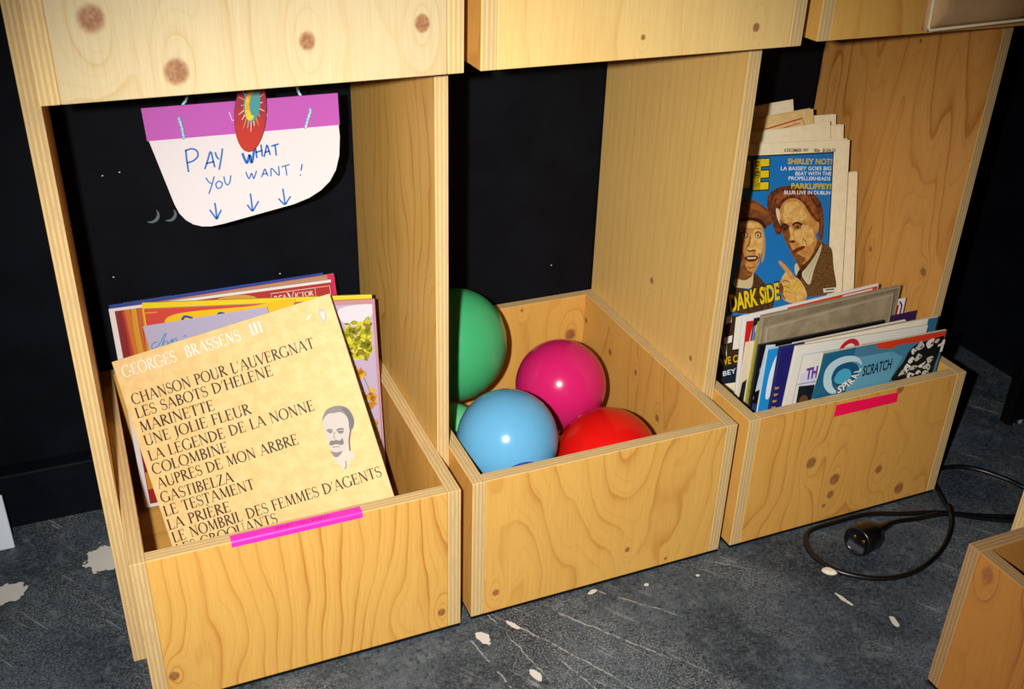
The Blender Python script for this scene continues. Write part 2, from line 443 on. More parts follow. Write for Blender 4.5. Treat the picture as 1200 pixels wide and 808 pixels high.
class Art:
    """printed ink on a flat cover: thin layers a fraction of a millimetre above the paper, one mesh, a material per ink"""
    def __init__(s, step=0.00012): s.v, s.f, s.fm, s.m, s.step = [], [], [], [], step
    def mi(s, c, rough=0.5):
        m = c if not isinstance(c, str) else pm(c, rough)
        if m not in s.m: s.m.append(m)
        return s.m.index(m)
    def add(s, v2, f, c, layer):
        k = len(s.v); z = s.step * (1 + layer); mi = s.mi(c)
        s.v += [(p[0], p[1], z) for p in v2]
        for q in f:
            # all ink faces look outwards (+z)
            ar = sum(v2[q[i]][0] * v2[q[(i + 1) % len(q)]][1] - v2[q[(i + 1) % len(q)]][0] * v2[q[i]][1] for i in range(len(q)))
            q = tuple(i + k for i in q)
            s.f.append(q if ar >= 0 else q[::-1]); s.fm.append(mi)
    def poly(s, pts, c, layer=0): s.add(list(pts), [tuple(range(len(pts)))], c, layer)
    def rect(s, x0, y0, x1, y1, c, layer=0): s.poly([(x0, y0), (x1, y0), (x1, y1), (x0, y1)], c, layer)
    def ell(s, cx, cy, rx, ry, c, layer=0, a0=0, a1=360, n=28): s.poly(arc(cx, cy, rx, ry, a0, a1, n)[:-1 if a1 - a0 == 360 else None], c, layer)
    def line(s, pts, wd, c, layer=0):
        v, f = ribbon2(list(pts), wd); s.add(v, f, c, layer)
    def soft(s, pts, wd, c, layer=0, n=5):
        v, f = ribbon2([(p.x, p.y) for p in catmull([(a, b, 0) for a, b in pts], n)], wd); s.add(v, f, c, layer)
    def blob(s, pts, c, layer=0, n=4):
        pts = list(pts); m = len(pts); out = []
        P = [Vector(p) for p in pts]
        for i in range(m):
            p0, p1, p2, p3 = P[i - 1], P[i], P[(i + 1) % m], P[(i + 2) % m]
            for k in range(n):
                t = k / n
                q = 0.5 * (2 * p1 + (p2 - p0) * t + (2 * p0 - 5 * p1 + 4 * p2 - p3) * t * t + (3 * p1 - p0 - 3 * p2 + p3) * t ** 3)
                out.append((q.x, q.y))
        s.poly(out, c, layer)
    def type(s, txt, p0, p1, h, c, layer=0, bold=0.0, serif=False, slant=0.0):
        v, f = serif_mesh(txt) if serif else font_mesh(txt, bold)
        x0 = min(p[0] for p in v); x1 = max(p[0] for p in v)
        cap = 1.0 if serif else 0.729
        dx, dy = p1[0] - p0[0], p1[1] - p0[1]; L = math.hypot(dx, dy); e = (dx / L, dy / L)
        out = []
        for p in v:
            a = (p[0] - x0) / (x1 - x0) * L; b = p[1] / cap * h
            a += b * slant
            out.append((p0[0] + e[0] * a - e[1] * b, p0[1] + e[1] * a + e[0] * b))
        s.add(out, f, c, layer)
    def build(s, name, parent):
        # clip nothing: every piece was drawn inside its cover
        return obj(name, s.v, s.f, s.m, parent, s.fm)

def posed(o, pose):
    o.location = pose[:3]; o.rotation_euler = pose[3:]
    return o

def shifted(pose, d):
    R = Matrix.Rotation(pose[5], 3, 'Z') @ Matrix.Rotation(pose[4], 3, 'Y') @ Matrix.Rotation(pose[3], 3, 'X')
    p = Vector(pose[:3]) + R @ Vector(d)
    return (p.x, p.y, p.z) + tuple(pose[3:])

# ------------------------------------------------------------------ the room
ZF = -0.005                      # floor level (crates stand on 5 mm black strips added as the dark shadow line)
v, f, ax = box_data(-1.6, 2.6, -2.0, 0.60, ZF - 0.05, ZF)
tag(obj('floor', v, f, floor_material()), 'dark grey painted concrete floor with scratches and chips', 'floor', kind='structure')
WALLM = speckled('black_wall_paint', (0.0018, 0.0022, 0.0040), (0.0034, 0.0042, 0.0068), 9.0, 0.6, spec=0.10)
v, f, ax = box_data(-1.6, 1.70, 0.468, 0.60, ZF, 2.2)
wall = tag(obj('wall_back', v, f, WALLM), 'matt black wall behind the plywood shelving', 'wall', kind='structure')
v, f, ax = box_data(1.655, 1.75, -2.0, 0.468, ZF, 2.2)
tag(obj('wall_right', v, f, WALLM), 'black wall at the right end of the floor', 'wall', kind='structure')
v, f, ax = box_data(-1.6, -0.03, 0.438, 0.468, ZF, 0.09)
tag(obj('baseboard_left', v, f, WALLM, bevel=0.003), 'black baseboard left of the shelving', 'baseboard', kind='structure')
# two small crescent scuffs and a few specks on the black paint
a = Art()
for (cx, cz, r) in [(0.10446049640712503, 0.4577260947842545, 0.011), (0.12866048947625272, 0.4558574923764471, 0.01)]:
    p = arc(cx, cz, r, r, -120, 35, 12)
    a.line(p, [0.0006 + 0.004 * math.sin(PI * i / 12) for i in range(13)], '#5a6670', 0)
for (cx, cz) in [(0.0730097327000363, 0.5245123348757486), (0.04227575028613717, 0.37029106151140767), (0.27849907376261696, 0.338649413130673), (0.7382559649976883, 0.28264703762919596), (0.05053491275881898, 0.5221680621401463)]:
    a.ell(cx, cz, 0.0013, 0.0010, '#b9c2c6', 0, n=8)
o = a.build('wall_scuff', wall); o.rotation_euler = (PI / 2, 0, 0); o.location = (0, 0.468, 0)

# ------------------------------------------------------------------ plywood crates and uprights
GAP_SHADE = pm('#07070a', 0.8, 0.2)
CW, CD, CH = 0.400, 0.4605, 0.2259
def crate(label, loc, mats, rotz=0.0, strip=True, W=CW, edge=None, off=None):
    front, inner = mats
    t = empty('plywood_crate', loc, (0, 0, rotz))
    tag(t, label, 'crate', 'plywood crates of the shelving')
    D, H = CD, CH
    r = random.Random(label)
    def o_(k=0.0): return (k, 0.0) if off is not None else (r.random() * 3 + 20, r.random() * 3)
    board('side_panel', (0, T, 0, D, 0, H), inner, t, 2, o_(), edge=edge)
    board('side_panel', (W - T, W, 0, D, 0, H), inner, t, 2, o_(), edge=edge)
    board('front_panel', (T, W - T, 0, T, 0, H), front, t, 2, edge=edge)
    board('back_panel', (T, W - T, D - T, D, 0, H), inner, t, 2, o_(5.0), edge=edge)
    board('bottom_panel', (T, W - T, T, D - T, 0.008, 0.026), inner, t, 0, (r.random() * 3 + 20, 0), edge=edge)
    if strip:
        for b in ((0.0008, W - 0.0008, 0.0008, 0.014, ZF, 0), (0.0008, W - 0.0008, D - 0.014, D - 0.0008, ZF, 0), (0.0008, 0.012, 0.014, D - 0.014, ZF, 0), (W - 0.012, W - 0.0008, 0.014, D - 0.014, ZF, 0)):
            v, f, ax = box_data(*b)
            obj('gap_shade_strip', v, f, GAP_SHADE, t)  # black strip added to paint the shaded gap under the crate
    return t

INNER = wood('veneer_inner', 31.0, [], base=(0.77, 0.42, 0.095), k1=14, k2=6, strength=0.6)
INNER_B = wood('veneer_inner_balloons', 33.0, [(0.437, 0.178, 0.005), (0.344, 0.163, 0.005), (0.256, 0.172, 0.004), (0.179, 0.131, 0.006), (0.355, 5.152, 0.011), (0.260, 5.216, 0.003)], base=(0.77, 0.42, 0.095), k1=14, k2=8, strength=0.6)
low = [
 ('plywood crate at lower left holding vinyl record sleeves, pink tape on its rim', (0, 0, 0), (wood('veneer_records', 3.0, [(0.373, 0.029, 0.006), (0.027, 0.043, 0.007)], k1=44, k2=8.5, strength=0.95, along=2.0), INNER)),
 ('plywood crate full of balloons, in the middle of the bottom row', (0.4172, 0.005, 0), (wood('veneer_balloons', 12.3, [(0.036, 0.033, 0.006), (0.240, 0.047, 0.004), (0.307, 0.010, 0.003)], k1=15, k2=12, strength=0.75, along=2.4, across=5.0), INNER_B)),
 ('plywood crate full of magazines at right of the bottom row, red tape on its front', (0.837, 0.005, 0), (wood('veneer_magazines', 21.7, [(0.127, 0.122, 0.009), (0.180, 0.078, 0.009), (0.178, 0.049, 0.007), (0.266, 0.075, 0.007), (0.319, 0.023, 0.009), (0.169, 0.030, 0.004), (0.271, 0.222, 0.007)], base=(0.77, 0.405, 0.09), k1=20, k2=12, strength=0.85, along=2.6, across=5.0), INNER)),
 ('upper plywood crate at top left with four dark knots, above the paper sign', (0, -0.002, 0.7526), (wood('veneer_top_left_lit', 5.1, base=(0.62, 0.50, 0.285), dark=(0.52, 0.34, 0.12), knots= [(0.055, 0.073, 0.013), (0.120, 0.022, 0.011), (0.242, 0.042, 0.008), (0.356, 0.052, 0.007)], k1=9, k2=8, strength=0.55), INNER)),  # paler base: the strong flash up here is put into the wood colour
 ('upper plywood crate at top centre above the balloon crate', (0.4182, -0.0004, 0.7526), (wood('veneer_top_centre_lit', 8.8, base=(0.80, 0.55, 0.21), dark=(0.58, 0.32, 0.08), knots= [(0.188, 0.023, 0.003), (0.333, 0.025, 0.005)], k1=16, k2=5, strength=0.4), INNER)),  # also paler, with flash brightness put into the colour
 ('upper plywood crate at top right with a beige pouch hanging over its front', (0.8489, 0.0122, 0.7526), (wood('veneer_top_right', 14.2, [], k1=14, k2=6, strength=0.6), INNER)),
]
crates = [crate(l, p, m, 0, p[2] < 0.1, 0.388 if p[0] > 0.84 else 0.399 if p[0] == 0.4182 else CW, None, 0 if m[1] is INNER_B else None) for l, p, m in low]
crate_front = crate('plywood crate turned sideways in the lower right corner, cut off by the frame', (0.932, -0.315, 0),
                    (wood('veneer_side_crate_dim', 17.9, base=(0.48, 0.205, 0.045), dark=(0.27, 0.085, 0.014), knots= [(0.037, 0.206, 0.009)], k1=11, k2=9, strength=0.9), wood('veneer_inner_side_dim', 35.0, [], base=(0.52, 0.24, 0.055), k1=14, k2=6, strength=0.6)), -PI / 2, edge=EDGE_DIM)  # browner wood: the flash falloff in this corner is put into the colour

def upright(label, b, mat, loc=(0, 0, 0), rotz=0.0):
    t = board('upright_panel', b, mat, None, 2)
    t.location = loc; t.rotation_euler = (0, 0, rotz)
    return tag(t, label, 'upright', 'plywood uprights between the crates')
UZ = 1.05
upright('leftmost plywood upright, standing beside the record crate and left of the paper sign', (-T, -0.0002, 0.092, 0.4605, ZF, UZ), wood('veneer_upright_left', 41.0, [], k1=30, k2=4, strength=0.5))
upright('plywood upright between the record crate and the balloon crate', (0.4002, 0.4169, 0.092, 0.4605, ZF, UZ), wood('veneer_upright_records', 47.0, [], base=(0.78, 0.48, 0.125), k1=34, k2=8, strength=0.75, along=2.5))
upright('plywood upright between the balloon crate and the magazine crate', (0.8174, 0.8367, 0.097, 0.4655, ZF, UZ), wood('veneer_upright_balloons', 53.0, [(0.14, 0.26, 0.004), (0.27, 0.33, 0.005)], base=(0.82, 0.53, 0.17), dark=(0.58, 0.29, 0.05), k1=48, k2=2.0, strength=0.42, along=0.8))
upright('rightmost plywood upright with flame-shaped grain, right of the newspapers', (1.2372, 1.2552, 0.097, 0.4655, ZF, UZ), wood('veneer_upright_right', 60.5, [(0.136, 0.338, 0.006), (0.260, 0.327, 0.004), (0.247, 0.678, 0.0032)], base=(0.72, 0.35, 0.085), dark=(0.46, 0.15, 0.02), k1=13, k2=14, strength=0.95, along=1.1, across=7.0))
upright('plywood upright at the far right edge behind the sideways crate', (-T, -0.0002, 0.092, 0.4605, ZF, UZ), wood('veneer_upright_side', 66.0, [], k1=24, k2=5, strength=0.6), (0.932, -0.315, 0), -PI / 2)

# tape stuck on the crates (moves with them: a part)
def tape_bend(parent, x0, x1, h0, h1, depth, drop, mat):
    H = CH; e = 0.0004
    v, f = [], []
    n = 12
    for i in range(n + 1):
        x = x0 + (x1 - x0) * i / n
        v += [(x, depth, H + e), (x, 0.0008, H + e + 0.0003), (x, -e - 0.0003, H - 0.0008), (x, -e, H - drop)]
    for i in range(n):
        for k in range(3): f.append((4 * i + k, 4 * i + k + 1, 4 * i + k + 5, 4 * i + k + 4))
    o = obj('tape_label', v, f, mat, parent)
    s = o.modifiers.new('thickness', 'SOLIDIFY'); s.thickness = 0.0003
    return tag(o, 'bright magenta tape folded over the rim, faint writing on it')
t1 = tape_bend(crates[0], 0.114, 0.2715, 0, 0, 0.0125, 0.0075, pm('#f02fae', 0.45))
a = Art()
a.type('WHAT YOU WANT', (0.052, 0.0), (0.118, 0.0), 0.0052, '#9c0f66', 0, bold=0.01)
o = a.build('tape_writing', t1); o.location = (0.114, 0.0035, CH + 0.0009)
o = obj('tape_label', [(p[0], -0.0005, p[1]) for p in ((0.151, 0.1992), (0.2685, 0.1995), (0.2680, 0.2172), (0.1525, 0.2200))], [(0, 1, 2, 3)], pm('#f5134f', 0.45), crates[2])
s = o.modifiers.new('thickness', 'SOLIDIFY'); s.thickness = 0.0004; s.offset = 0
tag(o, 'red-pink tape stuck to the front panel')

INK_LEVEL = 0.74
# ------------------------------------------------------------------ records in the left crate
def sleeve(label, pose, w, h, th, cover, edge, art=None, name='record_sleeve', cat='record', group=None):
    o = posed(slab(name, w, h, th, [pm(cover, 0.45) if isinstance(cover, str) else cover, pm(edge, 0.6)]), pose)
    tag(o, label, cat, group)
    if art: art.build('cover_print', o)
    return o
GR = 'record sleeves in the left crate'
BR = (0.0605, 0.1881, 0.031, 1.0881, -0.308, -0.2799)
RC = (0.0297, 0.3671, 0.032, 1.3848, -0.0193, -0.0705)
FL = (0.0725, 0.3405, 0.0465, 1.4795, -0.028, -0.3002)
# front sleeve: cream, list of song titles
a = Art()
INK = '#4a3428'
for s_, p0, p1 in [("CHANSON POUR L'AUVERGNAT", (0.010, 0.2500), (0.2735, 0.2503)), ("LES SABOTS D'HÉLÈNE", (0.0097, 0.2305), (0.2072, 0.2313)), ("MARINETTE", (0.0094, 0.2107), (0.1159, 0.2100)),
                   ("UNE JOLIE FLEUR", (0.0091, 0.1908), (0.1639, 0.1902)), ("LA LÉGENDE DE LA NONNE", (0.0081, 0.1692), (0.2473, 0.1690)), ("COLOMBINE", (0.0067, 0.1498), (0.1160, 0.1494)),
                   ("AUPRÈS DE MON ARBRE", (0.0070, 0.1292), (0.2119, 0.1312)), ("GASTIBELZA", (0.0057, 0.1091), (0.1111, 0.1080)), ("LE TESTAMENT", (0.0045, 0.0898), (0.1352, 0.0900)),
                   ("LA PRIÈRE", (0.0035, 0.0703), (0.0937, 0.0700)), ("LE NOMBRIL DES FEMMES D'AGENTS", (0.0045, 0.0515), (0.3082, 0.0550)), ("LES CROQUANTS", (0.005, 0.0340), (0.1514, 0.0358))]:
    a.type(s_, p0, p1, 0.0150, INK, 0, serif=True)
for s_, p0, p1 in [("GEORGES", (0.0094, 0.2892), (0.0873, 0.2890)), ("BRASSENS", (0.1012, 0.2893), (0.1806, 0.2900)), ("III", (0.1958, 0.2916), (0.2133, 0.2920))]:
    a.type(s_, p0, p1, 0.0165, '#fff6ec', 0, serif=True)
a.blob([(0.25553, 0.15724), (0.25196, 0.14389), (0.25121, 0.13255), (0.25154, 0.12232), (0.25102, 0.10945), (0.25286, 0.10164), (0.25685, 0.09823), (0.26253, 0.1001), (0.27166, 0.10596), (0.27857, 0.11396), (0.28519, 0.12782), (0.28912, 0.14683), (0.28069, 0.15666), (0.26426, 0.15959)], '#d6ccc2', 1)
a.blob([(0.25188, 0.15042), (0.25595, 0.15855), (0.2631, 0.165), (0.27227, 0.16649), (0.28191, 0.16494), (0.29028, 0.15946), (0.29433, 0.14954), (0.29467, 0.13933), (0.29041, 0.13054), (0.28611, 0.12753), (0.2843, 0.12954), (0.28677, 0.14178), (0.28559, 0.14937), (0.28048, 0.156), (0.27084, 0.15755), (0.26396, 0.15867), (0.2573, 0.15597)], '#8d8785', 2)
a.blob([(0.28238, 0.16191), (0.28986, 0.15815), (0.29391, 0.14823), (0.29359, 0.13822), (0.28949, 0.13082), (0.28538, 0.13065), (0.28743, 0.14157), (0.28643, 0.15199)], '#716c6c', 3)
a.soft([(0.25422, 0.13741), (0.25868, 0.13776), (0.26187, 0.13504)], 0.0020, '#857b77', 3)
a.soft([(0.26722, 0.13367), (0.27212, 0.13447), (0.27722, 0.13231)], 0.0022, '#79706c', 3)
a.blob([(0.25506, 0.13642), (0.25883, 0.13598), (0.26136, 0.13346), (0.25773, 0.13256)], '#8a807b', 3)
a.blob([(0.26772, 0.13207), (0.27276, 0.13196), (0.27668, 0.12973), (0.27132, 0.12749)], '#857b77', 3)
a.soft([(0.26434, 0.13283), (0.26117, 0.12658), (0.2617, 0.12236)], 0.0012, '#a2968e', 3)
a.blob([(0.25167, 0.11823), (0.25526, 0.12262), (0.25922, 0.12139), (0.26285, 0.12143), (0.26713, 0.11895), (0.27148, 0.12122), (0.27135, 0.11402), (0.26733, 0.1128), (0.26042, 0.1161), (0.25455, 0.11589)], '#827a77', 3)
a.soft([(0.25449, 0.11345), (0.25998, 0.11247), (0.26459, 0.11105)], 0.0012, '#9a8f88', 3)
a.blob([(0.25076, 0.10953), (0.25381, 0.10685), (0.25892, 0.10469), (0.26599, 0.1041), (0.26099, 0.09985), (0.25649, 0.09848), (0.25265, 0.10098)], '#8d8582', 3)
a.soft([(0.2858, 0.12835), (0.27965, 0.11507), (0.27635, 0.10162)], 0.0022, '#6b6564', 2)
a.blob([(0.25104, 0.10046), (0.25681, 0.0981), (0.27166, 0.10596), (0.27773, 0.11133), (0.27693, 0.10071), (0.28057, 0.09307), (0.27144, 0.0872), (0.26277, 0.07828), (0.25787, 0.08559), (0.25296, 0.09291)], '#ded3c4', 0)
a.soft([(0.26658, 0.09015), (0.26486, 0.08343), (0.26193, 0.07926)], 0.0014, '#8b827d', 1)
a.blob([(0.293, 0.297), (0.299, 0.299), (0.3025, 0.294), (0.3015, 0.284), (0.297, 0.279), (0.293, 0.285)], '#cfc2b4', 0)
a.blob([(0.295, 0.293), (0.300, 0.294), (0.299, 0.286), (0.296, 0.284)], '#eadfd2', 1)
a.blob([(0.274, 0.2915), (0.281, 0.2955), (0.282, 0.2940), (0.276, 0.2895)], '#f3e6d2', 0)
sleeve('worn cream record sleeve listing song titles in brown capitals, frontmost in the left crate', BR, 0.315, 0.315, 0.004, speckled('cream_card', '#d3b274', '#dcbd82', 60.0, 0.5), '#f3ddb4', a, group=GR)

# lavender booklet with handwriting, right behind it
LV = (0.09463, 0.33052, 0.10228, 1.47851, -0.14872, -0.28905)
a = Art()
for st in [[(0.01415, 0.21412), (0.00896, 0.21389), (0.00433, 0.2097), (0.00452, 0.2051), (0.01072, 0.20675), (0.01719, 0.21245), (0.02587, 0.22339), (0.0285, 0.22406), (0.02442, 0.21799), (0.01869, 0.20808), (0.02424, 0.21348), (0.02707, 0.21253), (0.02591, 0.20818), (0.03111, 0.21228), (0.03492, 0.21502), (0.0325, 0.20976), (0.03659, 0.21359), (0.03972, 0.21531), (0.03995, 0.21072)], [(0.04952, 0.21586), (0.05303, 0.21752), (0.05353, 0.21471)]]:
    a.soft(st, 0.0014, '#5f93c9', 0)
sleeve('pale lavender booklet with blue handwriting, just behind the cream song-title sleeve', LV, 0.172, 0.24, 0.002, '#bcb4cf', '#ddd6e2', a, name='booklet', cat='booklet')

# floral sleeve
a = Art()
W_ = 0.3150
a.rect(0.0, 0.0, W_, W_, '#c9b4d0', 0)
a.poly([(0, .315), (0, .255), (.2, .255), (.22, .3085), (W_, .3085), (W_, .315)], '#d8473c', 1)
a.poly([(0.22, .3150), (0.22, .3085), (W_ - .004, .3085), (W_ - .004, 0), (W_, 0), (W_, .315)], '#c99298', 2)
a.blob([(0.02506, 0.29442), (0.03809, 0.30526), (0.07561, 0.30977), (0.11636, 0.3116), (0.15148, 0.31371), (0.20476, 0.32133), (0.18459, 0.29414), (0.14847, 0.28561), (0.08957, 0.28214), (0.03672, 0.27839)], '#f5c520', 2)
a.soft([(0.0638, 0.29888), (0.05379, 0.30193), (0.0495, 0.29575), (0.05819, 0.29147), (0.05982, 0.28624)], 0.0035, '#2f4f9c', 3)
a.soft([(0.06757, 0.29228), (0.07466, 0.2932), (0.07648, 0.28926), (0.07021, 0.28571)], 0.003, '#2f4f9c', 3)
a.soft([(0.09507, 0.2986), (0.10161, 0.30467), (0.10824, 0.30178), (0.10517, 0.29553), (0.09607, 0.29726), (0.09761, 0.29076)], 0.0035, '#2f4f9c', 3)
a.line([(0.00082, 0.30964), (0.01694, 0.31012)], 0.0018, '#e79a4a', 2)
a.blob([(0.26559, 0.30303), (0.31098, 0.30726), (0.30738, 0.28802), (0.28983, 0.27584), (0.26878, 0.28214)], '#e6e2ea', 1)  # flash glare painted on the sleeve's top right
random.seed(4)
for (cx, cy, rr, n_, cols) in [(0.28618, 0.25761, 0.024, 46, 0), (0.30399, 0.2725, 0.014, 24, 0), (0.27364, 0.25032, 0.02, 34, 0), (0.29592, 0.24116, 0.018, 30, 0), (0.2799, 0.23667, 0.014, 16, 0), (0.2825, 0.20415, 0.011, 9, 1), (0.29405, 0.15661, 0.016, 14, 1), (0.30707, 0.16699, 0.01, 8, 1), (0.30959, 0.1061, 0.016, 12, 2), (0.2995, 0.12529, 0.01, 8, 1), (0.31164, 0.07703, 0.012, 10, 2)]:
    for k in range(n_):
        t = random.random() * 2 * PI; r = rr * math.sqrt(random.random())
        x, y = cx + r * math.cos(t), cy + r * math.sin(t)
        x = min(x, W_ - 0.012)
        c = [['#c9c21c', '#dcd534', '#a8a81a', '#e5da5a', '#8f7f22'], ['#e0a02a', '#eab63a', '#c98a2c'], ['#8fa32a', '#6f8a2c', '#c7b32e']][cols]
        an = random.random() * PI; s1 = 0.0035 + random.random() * 0.003
        p = [(x + math.cos(an + b) * s1 * q, y + math.sin(an + b) * s1 * q) for b, q in ((0, 1.2), (1.0, .7), (2.1, .8), (PI, 1.2), (4.2, .75), (5.2, .7))]
        a.poly(p, random.choice(c), 3 + (k % 3))
for pts in [[(0.29064, 0.19824), (0.29785, 0.17722), (0.30145, 0.15617)], [(0.29314, 0.14264), (0.30421, 0.12073), (0.30955, 0.08444)], [(0.30392, 0.15602), (0.29562, 0.14249)]]:
    a.soft(pts, 0.0012, '#7d8a35', 2)
sleeve('red-edged record sleeve with yellow flowers on lavender, at the right wall of the left crate', FL, W_, W_, 0.004, '#d8473c', '#d79a90', a, group=GR)
# yellow one behind it
YL = (0.06854, 0.34865, 0.05276, 1.47952, -0.0192, -0.30101)
sleeve('yellow record sleeve showing only its thin top edge behind the flowered sleeve', YL, 0.3145, 0.315, 0.004, '#f2d61e', '#f4dc22', None, group=GR)
# the red one with the white border
a = Art()
a.rect(0.0075, 0.006, 0.315, 0.3110, '#b52a20', 0)
a.rect(0.0085, 0.006, 0.018, 0.3110, '#8a1712', 1)
for k, (x0, x1, c) in enumerate([(0.018, 0.024, '#c23a1c'), (0.022, 0.031, '#d4721c'), (0.030, 0.038, '#dc9a22'), (0.037, 0.042, '#c8641c'), (0.041, 0.049, '#dd8a24'), (0.048, 0.056, '#c9551c'), (0.055, 0.064, '#c8321c')]):
    a.soft([(0.5 * (x0 + x1) + 0.002 * math.sin(j * 1.7 + k), 0.006 + 0.305 * j / 6) for j in range(7)], (x1 - x0) * 0.9, c, 2 + k % 3)
a.rect(0.0085, 0.030, 0.07, 0.058, '#cf8a20', 5)
a.rect(0.0085, 0.006, 0.07, 0.030, '#9c1f18', 5)
a.soft([(0.085, 0.255), (0.13, 0.300), (0.19, 0.306), (0.225, 0.280)], 0.006, '#d8a03a', 2)
a.soft([(0.10, 0.262), (0.14, 0.292), (0.19, 0.296)], 0.012, '#cf4c34', 1)
for r4 in ((0.2250, 0.2845, 0.2900, 0.3060), (0.2900, 0.2845, 0.3120, 0.3060)):
    x0, y0, x1, y1 = r4
    a.line([(x0, y0), (x1, y0), (x1, y1), (x0, y1), (x0, y0)], 0.0009, '#f2dcd0', 3)
a.type('RCA', (0.2295, 0.2945), (0.2475, 0.2945), 0.0075, '#fbeee6', 3, bold=0.01)
a.type('V', (0.2480, 0.2925), (0.2590, 0.2925), 0.0115, '#fbeee6', 3, serif=True)
a.type('ICTOR', (0.2595, 0.2945), (0.2870, 0.2945), 0.0075, '#fbeee6', 3, serif=True)
sleeve('dark red record sleeve with white border and orange curtain, behind the yellow one', RC, 0.315, 0.315, 0.004, '#efe6e2', '#efe3dc', a, group=GR)
pk = shifted(RC, (0.0175, 0.0005, -0.006)); pk = pk[:4] + (pk[4] - 0.030,) + pk[5:]
a = Art()
a.rect(0.001, 0.285, 0.302, 0.3125, '#b98a66', 0)
sleeve('crimson record sleeve peeking out at right behind the white-bordered red one', pk, 0.313, 0.3130, 0.004, '#d81f58', '#c08a72', a, group=GR)
bl = shifted(RC, (0.0075, 0.0005, -0.0125)); bl = bl[:4] + (bl[4] - 0.0235,) + bl[5:]
o = sleeve('blue record sleeve, rearmost in the left crate, only its top edge showing', bl, 0.3060, 0.3165, 0.005, '#143a9a', '#163c9c', None, group=GR)
a = Art()
random.seed(2)
x = 0.02
while x < 0.085:
    d = 0.0016 + random.random() * 0.0022
    a.rect(x, -0.0032, x + d * 0.8, -0.0018, '#dfe7f2', 0); x += d + 0.0008
q = a.build('spine_lettering', o); q.location = (0, 0.3166, 0); q.rotation_euler = (-PI / 2, 0, 0); q.scale = (1, -1, 1)

# ------------------------------------------------------------------ paper sign
YS = 0.27
sg = empty('paper_sign', (0.218, YS, 0.59))
tag(sg, 'handwritten white paper sign with purple header hanging from cords under the top left crate', 'sign')
def flat(name, pts, y, th, mat, parent, org=(0.218, 0.27, 0.59), curve=0.0):
    n = len(pts); dz = curve
    v = [(p[0] - org[0], y - org[1], p[1] - org[2]) for p in pts] + [(p[0] - org[0], y + th - org[1], p[1] - org[2]) for p in pts]
    f = [tuple(range(n)), tuple(range(2 * n - 1, n - 1, -1))] + [(i, i + n, (i + 1) % n + n, (i + 1) % n) for i in range(n)]
    return obj(name, v, f, mat, parent)
sheet = [(0.3325, 0.655), (0.1035, 0.656), (0.1045, 0.627), (0.1235, 0.545), (0.128, 0.532), (0.1345, 0.5225), (0.143, 0.5155), (0.153, 0.5115), (0.164, 0.5100), (0.18, 0.5115), (0.27, 0.5265), (0.29, 0.5325), (0.306, 0.541), (0.3185, 0.552), (0.327, 0.566), (0.3325, 0.585), (0.3345, 0.61)]
flat('sheet', sheet, YS, 0.0006, pm('#f1e9ea', 0.6), sg)
flat('purple_header', [(0.1010, 0.6665), (0.1025, 0.6270), (0.3350, 0.6250), (0.3345, 0.6655)][::-1], YS - 0.0008, 0.0022, pm('#c95fc0', 0.55), sg)
a = Art(0.0001)
